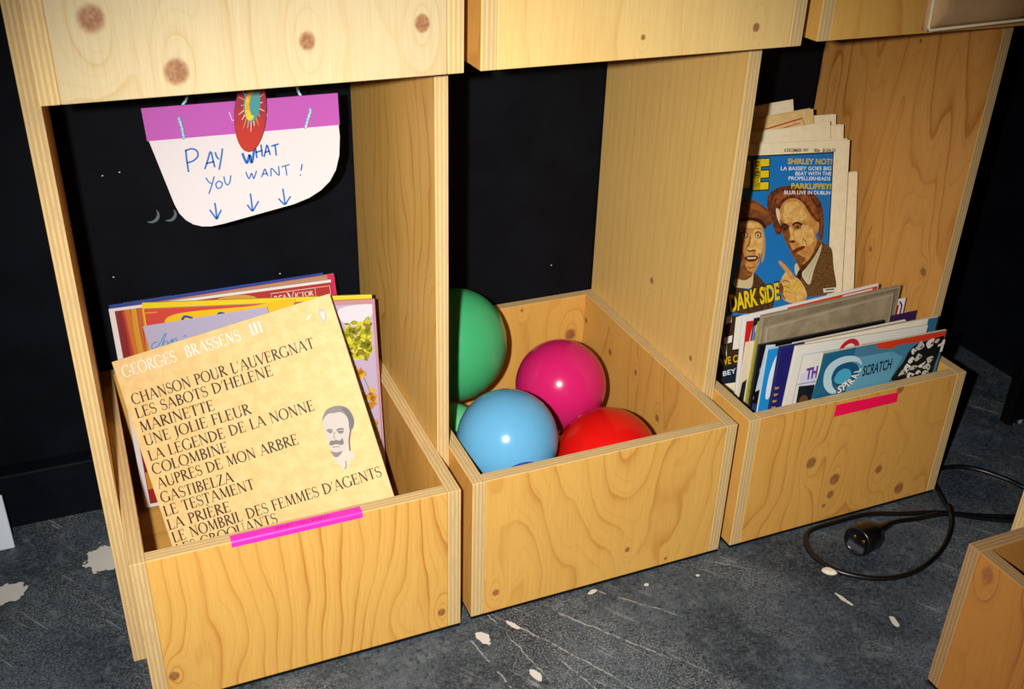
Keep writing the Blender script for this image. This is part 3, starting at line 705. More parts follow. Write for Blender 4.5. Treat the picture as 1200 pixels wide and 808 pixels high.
HW = [([(0.14506, 0.61157), (0.14469, 0.60019), (0.1451, 0.58392)], 0.00212), ([(0.14399, 0.61097), (0.1525, 0.61257), (0.15808, 0.60878), (0.15801, 0.60235), (0.15242, 0.59756), (0.1448, 0.59551)], 0.00212), ([(0.16453, 0.58537), (0.16916, 0.59647), (0.17368, 0.60679), (0.17531, 0.59689), (0.17658, 0.58658)], 0.00212), ([(0.16734, 0.59232), (0.17635, 0.59388)], 0.00212), ([(0.17897, 0.60552), (0.18033, 0.59924), (0.18273, 0.59609)], 0.00212), ([(0.1882, 0.60923), (0.18509, 0.59583), (0.18131, 0.58276)], 0.00212), ([(0.21143, 0.60102), (0.2129, 0.59467), (0.21572, 0.58776), (0.21841, 0.59408), (0.22013, 0.59755), (0.22126, 0.58716), (0.22411, 0.5953), (0.22655, 0.60672)], 0.00325), ([(0.22775, 0.60842), (0.22816, 0.60145), (0.22842, 0.59264)], 0.00212), ([(0.23482, 0.60951), (0.23516, 0.60145), (0.23522, 0.59411)], 0.00212), ([(0.22803, 0.60001), (0.23554, 0.60178)], 0.00212), ([(0.23725, 0.59316), (0.23963, 0.60026), (0.24205, 0.60804), (0.24394, 0.60127), (0.24517, 0.5949)], 0.00212), ([(0.2388, 0.59888), (0.24455, 0.60011)], 0.00212), ([(0.24716, 0.60606), (0.25686, 0.608)], 0.00212), ([(0.25183, 0.60705), (0.25235, 0.6004), (0.25248, 0.59338)], 0.00212), ([(0.16466, 0.57438), (0.16684, 0.56935), (0.17024, 0.566)], 0.00162), ([(0.17466, 0.57507), (0.17076, 0.56445), (0.16573, 0.55316)], 0.00162), ([(0.17981, 0.56857), (0.17567, 0.56536), (0.17675, 0.55928), (0.18134, 0.56022), (0.18325, 0.56521), (0.17981, 0.56857)], 0.00162), ([(0.18622, 0.57375), (0.18682, 0.56627), (0.18919, 0.56227), (0.19265, 0.56559), (0.19458, 0.57427)], 0.00162), ([(0.21327, 0.57659), (0.21452, 0.57124), (0.21661, 0.56727), (0.21966, 0.57363), (0.22088, 0.57163), (0.22219, 0.56663), (0.22482, 0.5723), (0.22662, 0.57657)], 0.00162), ([(0.23182, 0.56739), (0.23441, 0.57271), (0.23697, 0.57764), (0.23863, 0.57223), (0.24001, 0.56757)], 0.00162), ([(0.23355, 0.57094), (0.23965, 0.57174)], 0.00162), ([(0.2439, 0.56713), (0.24477, 0.57752), (0.24935, 0.57251), (0.25396, 0.56748), (0.2542, 0.57945)], 0.00162), ([(0.25766, 0.57795), (0.26825, 0.58015)], 0.00162), ([(0.26276, 0.57888), (0.26334, 0.57244), (0.26356, 0.56601)], 0.00162), ([(0.28407, 0.57879), (0.28201, 0.57034)], 0.00187), ([(0.28056, 0.5652), (0.2812, 0.56399)], 0.0025), ([(0.17164, 0.5408), (0.17193, 0.53054), (0.1718, 0.51949)], 0.00212), ([(0.16447, 0.53226), (0.16823, 0.52531), (0.17176, 0.51911), (0.17478, 0.52445), (0.17856, 0.53045)], 0.00212), ([(0.2162, 0.54776), (0.21657, 0.5363), (0.21689, 0.52435)], 0.00212), ([(0.21093, 0.53318), (0.21368, 0.52823), (0.21686, 0.52397), (0.22095, 0.52961), (0.2255, 0.53633)], 0.00212), ([(0.2572, 0.54927), (0.25783, 0.53884), (0.25847, 0.52833)], 0.00212), ([(0.25075, 0.53664), (0.25434, 0.53156), (0.25841, 0.52756), (0.26247, 0.53286), (0.2665, 0.53778)], 0.00212)]
for pts, wd in HW:
    a.soft(pts, wd, '#3a78c8', 0, 4)
o = a.build('handwriting', sg); o.rotation_euler = (PI / 2, 0, 0); o.location = (-0.218, -0.0003, -0.59)
for pts, wd in (([(0.20026, 0.65374), (0.20322, 0.64297), (0.21343, 0.64308)], 0.0010), ([(0.24342, 0.65624), (0.24448, 0.64449)], 0.0028)):
    a = Art(0.0001)
    a.line(pts, wd, '#efdcf2', 0)
    o = a.build('header_mark', sg); o.rotation_euler = (PI / 2, 0, 0); o.location = (-0.218, -0.0011, -0.59)
CORD = speckled('turquoise_cord', '#5fb7c4', '#b9e0e2', 400.0, 0.7)
def cord(path):
    P = catmull(path, 14)
    vv, ff = [], []
    for ph in (0, PI):
        pts = []; s_ = 0.0
        for i, p in enumerate(P):
            if i: s_ += (P[i] - P[i - 1]).length
            th = s_ / 0.0085 * 2 * PI + ph
            pts.append(p + Vector((math.cos(th) * 0.0009, math.sin(th) * 0.0009, 0)))
        v, f = tube_data(pts, 0.0011, 6); k = len(vv)
        vv += v; ff += [tuple(i + k for i in q) for q in f]
    return obj('cord', vv, ff, CORD, sg, smooth=True)
def L_(x, y, z): return (x - 0.218, y - 0.27, z - 0.59)
cord([L_(0.1445, 0.2672, 0.6265), L_(0.1435, 0.2655, 0.638), L_(0.1420, 0.2665, 0.6505), L_(0.1425, 0.2715, 0.6520)])
cord([L_(0.1440, 0.2735, 0.650), L_(0.148, 0.2740, 0.664), L_(0.156, 0.2745, 0.682), L_(0.160, 0.275, 0.7535)])
cord([L_(0.2910, 0.2672, 0.6255), L_(0.2940, 0.2655, 0.636), L_(0.2985, 0.2665, 0.6470), L_(0.2985, 0.2715, 0.6490)])
cord([L_(0.2970, 0.2735, 0.647), L_(0.2915, 0.2740, 0.661), L_(0.285, 0.2745, 0.680), L_(0.282, 0.275, 0.7535)])

# oval painted ornament hanging in front of the sign
oc = (0.2245, 0.262, 0.652)
orn = empty('oval_ornament', oc, (0, math.radians(9), 0))
tag(orn, 'red oval painted ornament with teal sun and gold crescent, in front of the paper sign', 'ornament')
def oval(rx, rz, n=40): return [(rx * math.cos(2 * PI * i / n), rz * math.sin(2 * PI * i / n)) for i in range(n)]
q = NT('ornament_red')
z = q.sep(q.n('ShaderNodeTexCoord').outputs['Object'])[2]
q.put(q.b.inputs['Base Color'], q.mix(q.smooth(q.math('ADD', z, q.math('MULTIPLY', q.noise(q.n('ShaderNodeTexCoord').outputs['Object'], 120.0), 0.03)), -0.02, 0.05), lin('#b23425'), lin('#8a2444')))
q.b.inputs['Roughness'].default_value = 0.4
pl = flat('plaque', oval(0.0190, 0.0480)[::-1], -0.0025, 0.005, q.m, orn, (0, 0, 0)); bv = pl.modifiers.new('bevel', 'BEVEL'); bv.width = 0.0012; bv.segments = 3
a = Art(0.0001)
random.seed(9)
for k in range(20):
    t = 2 * PI * k / 20 + 0.1
    r0, r1 = 0.9, 1.35 + 0.25 * (k % 2) + random.random() * 0.15
    ex, ez = 0.0094, 0.0210
    p0 = (ex * r0 * math.cos(t), 0.012 + ez * r0 * math.sin(t)); p1 = (ex * r1 * math.cos(t), 0.012 + ez * r1 * math.sin(t))
    a.line([p0, p1], [0.0017, 0.0008], ['#d9d6cf', '#d99a3c', '#86b9b8', '#e3c2b0'][k % 4], 0)
o = a.build('rays', orn); o.rotation_euler = (PI / 2, 0, 0); o.location = (0, -0.0027, 0)
flat('sun_disc', [(p[0] + 0.0005, p[1] + 0.012) for p in oval(0.0098, 0.0215)][::-1], -0.0036, 0.0015, pm('#4f9f9f', 0.5), orn, (0, 0, 0))
cr = [(0.0072 * math.cos(t) - 0.0008, 0.010 + 0.0180 * math.sin(t)) for t in [math.radians(95 + 200 * i / 16) for i in range(17)]]
ci = [(0.0050 * math.cos(t) + 0.0022, 0.0125 + 0.0140 * math.sin(t)) for t in [math.radians(285 - 180 * i / 16) for i in range(17)]]
flat('moon_crescent', (cr + ci)[::-1], -0.0046, 0.0015, speckled('gold_paint', '#c8791e', '#efc02e', 60.0, 0.4, 0.3, 0.6), orn, (0, 0, 0))

INK_LEVEL = 1.0
# ------------------------------------------------------------------ balloons
def balloon(label, c, r, stretch, col, tilt=(0, 0, 0), squash=1.0):
    q = NT('latex')
    q.b.inputs['Base Color'].default_value = lin(col)
    q.b.inputs['Roughness'].default_value = 0.20
    q.b.inputs['Specular IOR Level'].default_value = 0.3
    q.b.inputs['Subsurface Weight'].default_value = 0.12
    q.b.inputs['Subsurface Radius'].default_value = (0.02, 0.02, 0.02)
    q.b.inputs['Subsurface Scale'].default_value = 0.4
    t = empty('balloon', c, tilt)
    tag(t, label, 'balloon', 'balloons in the middle crate')
    prof = []
    n = 26
    for i in range(n + 1):
        th = PI * i / n
        z = -math.cos(th); rr = math.sin(th)
        if z < 0: rr *= 1 - 0.06 * z * z
        prof.append((max(rr * r, 0.0004), z * r * stretch))
    o = lathe('skin', prof, q.m, t, 44); o.scale = (1, squash, 1)
    o = lathe('knot', [(0.0015, -0.010), (0.0050, -0.0105), (0.0060, -0.008), (0.0025, -0.005), (0.0022, -0.002), (0.0045, 0.003)], q.m, t, 14)
    o.location = (0, 0, -r * stretch)
    return t
balloon('large green balloon partly hidden behind the upright', (0.5185, 0.352, 0.2270), 0.0830, 1.13, '#3fa268', (0.12, 0.16, 0.3))
balloon('pale green balloon, just a sliver between the upright and the blue balloon', (0.4800, 0.250, 0.1370), 0.0440, 1.03, '#5ab87e', (0.2, 0.1, 0))
balloon('sky blue balloon against the left wall of the middle crate', (0.5165, 0.1260, 0.1945), 0.0722, 1.0, '#5f9fc4', (0.3, 0.2, 0))
balloon('magenta pink balloon at the back, with a bright highlight', (0.6740, 0.280, 0.1630), 0.0725, 1.03, '#c81e62', (-0.2, 0.1, 0.4))
balloon('red balloon behind the front panel of the middle crate', (0.6660, 0.101, 0.1420), 0.0752, 1.0, '#c9120f', (0.2, -0.1, 0))
balloon('small purple balloon, a sliver showing below the blue one at the front panel', (0.5040, 0.0400, 0.1660), 0.0480, 1.0, '#3d3594', (0, 0, 0), 0.33)

# ------------------------------------------------------------------ newspapers and magazines in the right crate
GN = 'newspapers leaning in the right crate'
NEWS = speckled('newsprint', '#eddcb4', '#f3e5c2', 90.0, 0.75, spec=0.15)
NEWT = speckled('yellowed_newsprint', '#dcb878', '#e6c78a', 90.0, 0.75, spec=0.15)
def paper_stack(o, w, h, th, n, mat):
    """folded inner pages seen as slightly offset leaves along the top and right edges"""
    r = random.Random(n + int(w * 1e4))
    for k in range(n):
        z = -th * (k + 0.5) / n
        v, f, ax = box_data(0.004, w + r.uniform(0.0005, 0.0045), 0.004, h + r.uniform(-0.001, 0.003), z - th / n * 0.4, z + th / n * 0.4)
        obj('page', v, f, mat, o)
NM = (0.89897, 0.18793, 0.06662, 1.29979, 0.05886, -0.01634)
NW, NH = 0.262, 0.475
a = Art()
CL = 0.006
ur = 0.2339; vt = 0.45614
a.rect(CL, 0.088, ur, vt, '#12222e', 0)
a.rect(CL + 0.012, 0.092, ur - 0.0022, vt - 0.0022, '#1673b8', 1)
SKIN = speckled('print_skin', '#b8783a', '#d09a50', 110.0, 0.6)
SKINL = speckled('print_skin_light', '#d29c4e', '#e6bd70', 110.0, 0.6)
SKIND = speckled('print_skin_dark', '#6f3c14', '#8f5522', 110.0, 0.6)
HAIR = speckled('print_hair', '#43200c', '#7a3c18', 150.0, 0.6)
HAIRL = speckled('print_hair_light', '#7a3c18', '#a55c28', 150.0, 0.6)
TWEED = speckled('print_tweed', '#4a2f12', '#7d5726', 420.0, 0.7)
COAT = speckled('print_coat', '#3a240e', '#573818', 160.0, 0.7)
FELT = speckled('print_felt', '#5f3212', '#85491c', 120.0, 0.7)
# man with the hat, left
a.blob([(0.03951, 0.21864), (0.04479, 0.25415), (0.05789, 0.24748), (0.08081, 0.24268), (0.08639, 0.26721), (0.09987, 0.25774), (0.1137, 0.24257), (0.126, 0.2274), (0.12521, 0.20765), (0.09886, 0.2017), (0.04311, 0.20715)], COAT, 2)
a.blob([(0.05351, 0.28092), (0.06993, 0.27271), (0.08448, 0.27428), (0.08726, 0.26159), (0.08049, 0.25106), (0.0577, 0.25303), (0.04934, 0.26203)], SKIND, 2)
a.blob([(0.05095, 0.26189), (0.06724, 0.25774), (0.08006, 0.26219), (0.08475, 0.26734), (0.08234, 0.24533), (0.06769, 0.24523), (0.04815, 0.24972)], '#cdb887', 3)
a.blob([(0.05736, 0.35394), (0.07973, 0.35522), (0.09445, 0.35023), (0.10147, 0.33753), (0.10314, 0.32102), (0.0998, 0.29929), (0.0925, 0.27778), (0.08312, 0.26748), (0.07013, 0.26717), (0.05996, 0.2804), (0.05446, 0.29998), (0.05493, 0.33254)], SKIN, 4)
a.blob([(0.08359, 0.33873), (0.09827, 0.33638), (0.10129, 0.31841), (0.0975, 0.29946), (0.08868, 0.29188), (0.08629, 0.31128), (0.0825, 0.3252)], SKINL, 5)
a.blob([(0.05429, 0.33258), (0.05964, 0.33492), (0.06202, 0.31305), (0.06603, 0.29089), (0.07313, 0.27383), (0.08306, 0.26887), (0.07013, 0.26717), (0.05996, 0.2804), (0.05446, 0.29998)], SKIND, 5)
a.blob([(0.06388, 0.3503), (0.08966, 0.34864), (0.09479, 0.34206), (0.07702, 0.34187), (0.06346, 0.34412)], SKINL, 5)
a.blob([(0.0981, 0.34048), (0.10334, 0.33195), (0.10623, 0.30982), (0.10441, 0.29066), (0.09944, 0.28414), (0.10055, 0.30474), (0.10106, 0.32391)], '#a8916a', 6)
a.blob([(0.05865, 0.33553), (0.06497, 0.3378), (0.07155, 0.33357), (0.07049, 0.3274), (0.06149, 0.32775)], SKIND, 6)
a.blob([(0.08445, 0.33323), (0.09081, 0.33607), (0.09746, 0.33235), (0.09643, 0.32559), (0.08735, 0.32541)], SKIND, 6)
for p in [(0.06488, 0.33158), (0.09076, 0.32926)]:
    a.ell(p[0], p[1], 0.0044, 0.0034, '#e3cf9c', 7, n=12); a.ell(p[0], p[1], 0.0020, 0.0022, '#20110a', 8, n=10)
a.blob([(0.07733, 0.33372), (0.0817, 0.32934), (0.08385, 0.31555), (0.08873, 0.30699), (0.07846, 0.30419), (0.07117, 0.3091), (0.07672, 0.31607)], SKINL, 6)
a.soft([(0.07252, 0.30736), (0.07587, 0.30438), (0.08165, 0.30559), (0.08752, 0.30461)], 0.0024, '#5a2e10', 7)
a.soft([(0.07625, 0.32836), (0.07532, 0.3189), (0.07171, 0.31179)], 0.0022, '#85501e', 7)
a.blob([(0.0665, 0.29578), (0.07871, 0.29759), (0.09247, 0.29489), (0.08946, 0.28851), (0.07749, 0.28725), (0.06927, 0.29064)], '#5e2b12', 6)
a.poly([(0.07104, 0.29516), (0.08924, 0.29404), (0.08805, 0.29138), (0.0731, 0.29199)], '#d9c48e', 7)
a.soft([(0.06402, 0.30199), (0.06658, 0.29359), (0.06947, 0.28513)], 0.0020, '#7a4718', 6)
a.soft([(0.09358, 0.29976), (0.09522, 0.29137), (0.09162, 0.28338)], 0.0018, '#94602a', 6)
a.soft([(0.07292, 0.27935), (0.07949, 0.27717), (0.08593, 0.27886)], 0.0022, '#94602a', 6)
a.blob([(0.05413, 0.35549), (0.05543, 0.37283), (0.05696, 0.38342), (0.06887, 0.38809), (0.08501, 0.38451), (0.10156, 0.37415), (0.1123, 0.36621), (0.11895, 0.35602), (0.11735, 0.34795), (0.10782, 0.34148), (0.10231, 0.34075), (0.0967, 0.3509), (0.07969, 0.35631), (0.06044, 0.35698)], FELT, 7)
a.blob([(0.0659, 0.38238), (0.08519, 0.37994), (0.10008, 0.37099), (0.10856, 0.36237), (0.09214, 0.36742), (0.07255, 0.3753)], '#96581f', 8)
a.blob([(0.05414, 0.35522), (0.06673, 0.35981), (0.08284, 0.358), (0.09858, 0.35241), (0.10617, 0.34213), (0.10171, 0.3397), (0.09455, 0.34778), (0.07979, 0.3536), (0.06056, 0.35374)], '#341a09', 8)
# man pointing, right
a.blob([(0.21649, 0.31023), (0.22892, 0.3037), (0.23988, 0.29441), (0.24515, 0.2655), (0.25279, 0.22743), (0.23393, 0.22044), (0.19238, 0.21991), (0.17437, 0.23723), (0.16708, 0.26051), (0.17232, 0.27699), (0.19653, 0.26941), (0.20886, 0.29389)], TWEED, 3)
a.blob([(0.17542, 0.28236), (0.19528, 0.29209), (0.20928, 0.31635), (0.217, 0.30738), (0.21437, 0.29348), (0.19685, 0.26372), (0.18344, 0.25915)], SKIND, 4)
a.blob([(0.17188, 0.28545), (0.19233, 0.28387), (0.20542, 0.29415), (0.21432, 0.30616), (0.21628, 0.29616), (0.19997, 0.26913), (0.1853, 0.25616), (0.17631, 0.26539)], SKIND, 4)
a.blob([(0.21743, 0.30594), (0.21644, 0.29332), (0.20442, 0.2631), (0.19681, 0.23953), (0.18009, 0.25801), (0.19036, 0.26991), (0.20642, 0.28843)], '#d3c7a2', 5)
for p in [[(0.21421, 0.29631), (0.19419, 0.24973)], [(0.20918, 0.28822), (0.18854, 0.25305)], [(0.20278, 0.28023), (0.18427, 0.25625)]]: a.line(p, 0.0009, '#9a9580', 6)
a.blob([(0.16508, 0.27335), (0.17028, 0.27715), (0.17643, 0.26313), (0.17342, 0.25574), (0.16708, 0.26051)], '#cfc39c', 5)
a.blob([(0.17298, 0.26426), (0.17867, 0.26577), (0.18078, 0.25796), (0.17598, 0.24561), (0.16955, 0.25183)], '#2a1a10', 6)
a.blob([(0.13118, 0.36834), (0.14043, 0.3814), (0.16008, 0.3852), (0.1772, 0.37659), (0.19166, 0.35786), (0.20248, 0.34611), (0.20854, 0.34711), (0.21108, 0.3386), (0.20967, 0.32752), (0.20451, 0.32228), (0.20789, 0.31084), (0.20198, 0.2944), (0.19248, 0.28104), (0.17924, 0.27418), (0.17057, 0.27825), (0.16159, 0.28904), (0.15067, 0.30658), (0.14165, 0.32107), (0.13602, 0.33523), (0.13128, 0.35198)], SKIN, 6)
a.blob([(0.16271, 0.33345), (0.18248, 0.34045), (0.20009, 0.32817), (0.19932, 0.31145), (0.18784, 0.30387), (0.17403, 0.30906), (0.16274, 0.3196)], SKINL, 7)
a.blob([(0.13924, 0.37195), (0.157, 0.38047), (0.17413, 0.37129), (0.18512, 0.35412), (0.17207, 0.34665), (0.15205, 0.34655), (0.14034, 0.34867)], SKINL, 7)
a.blob([(0.13128, 0.35198), (0.1405, 0.34537), (0.14985, 0.33706), (0.15381, 0.32438), (0.15158, 0.31539), (0.15968, 0.30035), (0.17152, 0.29248), (0.18549, 0.2844), (0.17856, 0.27424), (0.17057, 0.27825), (0.16159, 0.28904), (0.15067, 0.30658), (0.14165, 0.32107), (0.13535, 0.33527)], SKIND, 8)
a.blob([(0.12385, 0.37095), (0.12989, 0.36787), (0.13254, 0.35326), (0.13503, 0.34216), (0.12943, 0.34936), (0.12497, 0.36055)], '#e3cda0', 8)
a.blob([(0.15122, 0.33642), (0.15653, 0.33662), (0.16132, 0.32109), (0.15759, 0.31552), (0.15217, 0.31702), (0.15448, 0.32433)], SKINL, 9)
a.blob([(0.15154, 0.31623), (0.1575, 0.31719), (0.16431, 0.31505), (0.16044, 0.31199), (0.15437, 0.31298)], '#5a2a10', 9)
a.blob([(0.1345, 0.33945), (0.14163, 0.34255), (0.14979, 0.33844), (0.14804, 0.33333), (0.13944, 0.3328)], '#5e3012', 9)
a.blob([(0.15838, 0.33981), (0.16695, 0.34201), (0.17514, 0.33927), (0.17271, 0.33445), (0.16268, 0.33401)], '#94602a', 9)
a.soft([(0.13324, 0.33816), (0.14058, 0.34372), (0.15041, 0.33923)], 0.0034, '#3a1a08', 10)
a.soft([(0.15696, 0.34156), (0.16547, 0.34487), (0.17641, 0.34085)], 0.0034, '#3a1a08', 10)
for p in [(0.16752, 0.33755), (0.14323, 0.33668)]: a.ell(p[0], p[1], 0.0028, 0.0018, '#1f0e06', 10, n=10)
a.blob([(0.15716, 0.2972), (0.16693, 0.30317), (0.18298, 0.3059), (0.18254, 0.30146), (0.17063, 0.29675), (0.16201, 0.29404)], '#823420', 9)
a.soft([(0.1612, 0.29689), (0.1711, 0.30062), (0.18174, 0.30376)], 0.0013, '#3a140a', 10)
a.soft([(0.1786, 0.31849), (0.18576, 0.31102), (0.18716, 0.30392)], 0.0018, '#a5692e', 9)
a.blob([(0.10627, 0.37792), (0.10732, 0.39134), (0.11987, 0.40143), (0.13927, 0.40582), (0.16581, 0.40311), (0.18961, 0.39507), (0.20545, 0.38325), (0.21561, 0.36611), (0.21915, 0.34087), (0.21944, 0.31845), (0.2146, 0.31317), (0.20991, 0.32331), (0.21095, 0.34084), (0.20178, 0.34643), (0.18989, 0.35935), (0.17552, 0.37669), (0.15842, 0.38529), (0.14107, 0.3819), (0.13174, 0.37048), (0.12918, 0.369), (0.12385, 0.37095), (0.1251, 0.35782), (0.13602, 0.33523), (0.13046, 0.32681), (0.12292, 0.33336), (0.11725, 0.35014), (0.11011, 0.36417)], HAIR, 10)
a.blob([(0.12374, 0.38774), (0.14298, 0.39698), (0.16623, 0.39494), (0.18853, 0.38418), (0.20299, 0.36685), (0.20983, 0.34842), (0.19844, 0.35744), (0.18048, 0.37778), (0.15657, 0.3892), (0.1369, 0.38648), (0.12752, 0.3767)], HAIRL, 11)
a.soft([(0.11605, 0.37736), (0.12047, 0.38792), (0.13314, 0.39669)], 0.0030, '#8c4a20', 11)
a.soft([(0.212, 0.35801), (0.21503, 0.34113), (0.2148, 0.32158)], 0.0030, '#8c4a20', 11)
a.blob([(0.13825, 0.25167), (0.14444, 0.26239), (0.15265, 0.26592), (0.16145, 0.25816), (0.17364, 0.25148), (0.1845, 0.23918), (0.1923, 0.22135), (0.17922, 0.20966), (0.14829, 0.21684), (0.13736, 0.23484), (0.13441, 0.24074)], SKINL, 11)
a.blob([(0.13839, 0.24885), (0.14383, 0.23992), (0.14369, 0.22861), (0.14992, 0.21811), (0.14113, 0.22602), (0.13549, 0.23924)], SKIND, 12)
a.blob([(0.13177, 0.28382), (0.13777, 0.28363), (0.15063, 0.2731), (0.16131, 0.26099), (0.16618, 0.25155), (0.15668, 0.25235), (0.14592, 0.26648), (0.1347, 0.27801)], SKIN, 12)
a.soft([(0.13517, 0.28216), (0.14733, 0.27197), (0.15901, 0.25977)], 0.0022, '#dca860', 13)
a.soft([(0.14007, 0.2487), (0.14734, 0.25089), (0.15628, 0.24674)], 0.0016, '#8a5420', 12)
a.soft([(0.13878, 0.24036), (0.14712, 0.24132), (0.15605, 0.23771)], 0.0016, '#8a5420', 12)
a.soft([(0.14257, 0.23098), (0.15023, 0.23256), (0.1578, 0.22961)], 0.0016, '#8a5420', 12)
a.poly([(0.22427, 0.23053), (0.25084, 0.23049), (0.25301, 0.22393), (0.22607, 0.22346)], '#e3ddd0', 14)
a.soft([(0.23, 0.22772), (0.24749, 0.2279)], 0.0022, '#55504a', 15)
# lettering
a.type('8 DECEMBER 1997', (0.13625, 0.4599), (0.18286, 0.4581), 0.0052, '#1a1613', 1, bold=0.02)
a.type('80p  $US4.25', (0.19466, 0.45765), (0.23734, 0.45601), 0.0052, '#1a1613', 1, bold=0.02)
a.type('SHIRLEY NOT!', (0.14211, 0.44083), (0.22997, 0.43638), 0.0088, '#d9b92a', 16, bold=0.03)
a.type('LA BASSEY GOES BIG', (0.12937, 0.43126), (0.22884, 0.42678), 0.0060, '#e6eef4', 16, bold=0.015)
a.type('BEAT WITH THE', (0.15799, 0.42182), (0.22934, 0.41847), 0.0060, '#e6eef4', 16, bold=0.015)
a.type('PROPELLERHEADS', (0.14502, 0.41495), (0.22813, 0.41022), 0.0060, '#e6eef4', 16, bold=0.015)
a.type('PARKLIFFEY!', (0.1507, 0.40103), (0.23071, 0.3962), 0.0088, '#d9b92a', 16, bold=0.03)
a.type('BLUR LIVE IN DUBLIN', (0.13779, 0.39283), (0.22953, 0.38721), 0.0060, '#e6eef4', 16, bold=0.015)
# the big yellow E of the masthead with EXPRESS running down its back
x0, y0 = (0.07765, 0.40211); x1, y1 = (0.10726, 0.45034)
def efig(g, c, l):
    hh = (y1 - y0)
    a.rect(x0 - g, y0 - g, x0 + 0.014 + g, y1 + g, c, l)
    a.rect(x0, y1 - hh * .24 - g, x1 + g, y1 + g, c, l)
    a.rect(x0, y0 + hh * .39 - g, x1 + g, y0 + hh * .62 + g, c, l)
    a.rect(x0, y0 - g, x1 + g, y0 + hh * .24 + g, c, l)
efig(0.0018, '#121212', 9)
efig(0.0, '#e3c61c', 10)
a.type('EXPRESS', (x0 + 0.0035, y1 - 0.003), (x0 + 0.0035, y0 + 0.012), 0.0075, '#17130c', 11, bold=0.02)
a.rect(CL, y0 + .004, x0 - 0.006, y1 - .002, '#e3c61c', 9)
a.type('DARK SiDE', (0.03992, 0.20807), (0.13909, 0.2221), 0.0295, '#16120a', 16, bold=0.06)
a.type('DARK SiDE', (0.04153, 0.20862), (0.13742, 0.22154), 0.0285, '#e2c418', 17, bold=0.035)
a.type('OF THE', (0.14574, 0.22507), (0.17806, 0.22932), 0.0170, '#d8b820', 17, bold=0.01)
a.rect(CL + 0.012, 0.092, 0.10, 0.20105, '#3b2616', 2)
for r4 in [[(0.03529, 0.20007), (0.04497, 0.20335), (0.03402, 0.18891), (0.04539, 0.19058)], [(0.03145, 0.16648), (0.04773, 0.16902), (0.0318, 0.15505), (0.04646, 0.15773)], [(0.05332, 0.19828), (0.07294, 0.20201), (0.04854, 0.14461), (0.06838, 0.14527)]]:
    a.poly([r4[0], r4[1], r4[3], r4[2]], '#e9e2d2', 8)
a.type('W', (0.02922, 0.13245), (0.04065, 0.13401), 0.024, '#e9e2d2', 8, bold=0.0)
a.type('WE C', (0.02632, 0.11986), (0.05919, 0.12321), 0.0125, '#d8b51c', 8, bold=0.02)
a.rect(0.03036, 0.09045, 0.07005, 0.11802, '#14202c', 7)
a.type('BEY', (0.03179, 0.10188), (0.0565, 0.10468), 0.0085, '#e6eef4', 8, bold=0.01)
nm = sleeve('newspaper with blue cover of two men, big yellow E and DARK SIDE headline', NM, NW, NH, 0.006, NEWS, '#d9c9a2', a, name='newspaper', cat='newspaper', group=GN)
paper_stack(nm, NW, NH, 0.006, 4, NEWS)
for (lab, pose, w_, h_, mat, red) in [('plain newspaper standing just behind the blue-cover one, its right edge showing lowest', (0.94148, 0.20106, 0.05989, 1.30011, 0.03364, -0.00933), 0.262, 0.4132, 0, 0), ('ivory folded newspaper directly behind the blue-cover one, in front of the yellowed one', (0.94058, 0.21163, 0.05112, 1.30011, -0.03364, 0.00933), 0.25, 0.4854, 0, 0), ('cream newspaper with its corner poking out right, between ivory and yellowed ones', (0.9357, 0.22401, 0.0597, 1.30011, 0.03364, -0.00933), 0.255, 0.4862, 0, 0), ('yellowed newspaper with thin red lines along its top', (0.94843, 0.2328, 0.05173, 1.29979, -0.05886, 0.01634), 0.235, 0.4986, 1, 1), ('cream newspaper behind the yellowed one, its corner showing at right', (0.94182, 0.24638, 0.05743, 1.30018, 0.02523, -0.007), 0.255, 0.4964, 0, 0), ('tallest pale newspaper, rearmost, its corner against the dark wall', (0.94486, 0.2708, 0.05174, 1.29979, -0.05886, 0.01634), 0.23, 0.5034, 0, 0)]:
    a = None
    m_ = NEWT if mat else NEWS
    if red:
        a = Art()
        a.line([(0.02, h_ - 0.030), (w_ - 0.018, h_ - 0.012), (w_ - 0.014, h_ - 0.030)], 0.0022, '#b8361f', 0)
        a.line([(0.02, h_ - 0.037), (w_ - 0.024, h_ - 0.019)], 0.0014, '#b8361f', 0)
    o = sleeve(lab, pose, w_, h_, 0.0045, m_, '#d9c9a2', a, name='newspaper', cat='newspaper', group=GN)
    paper_stack(o, w_, h_, 0.0045, 3, m_)

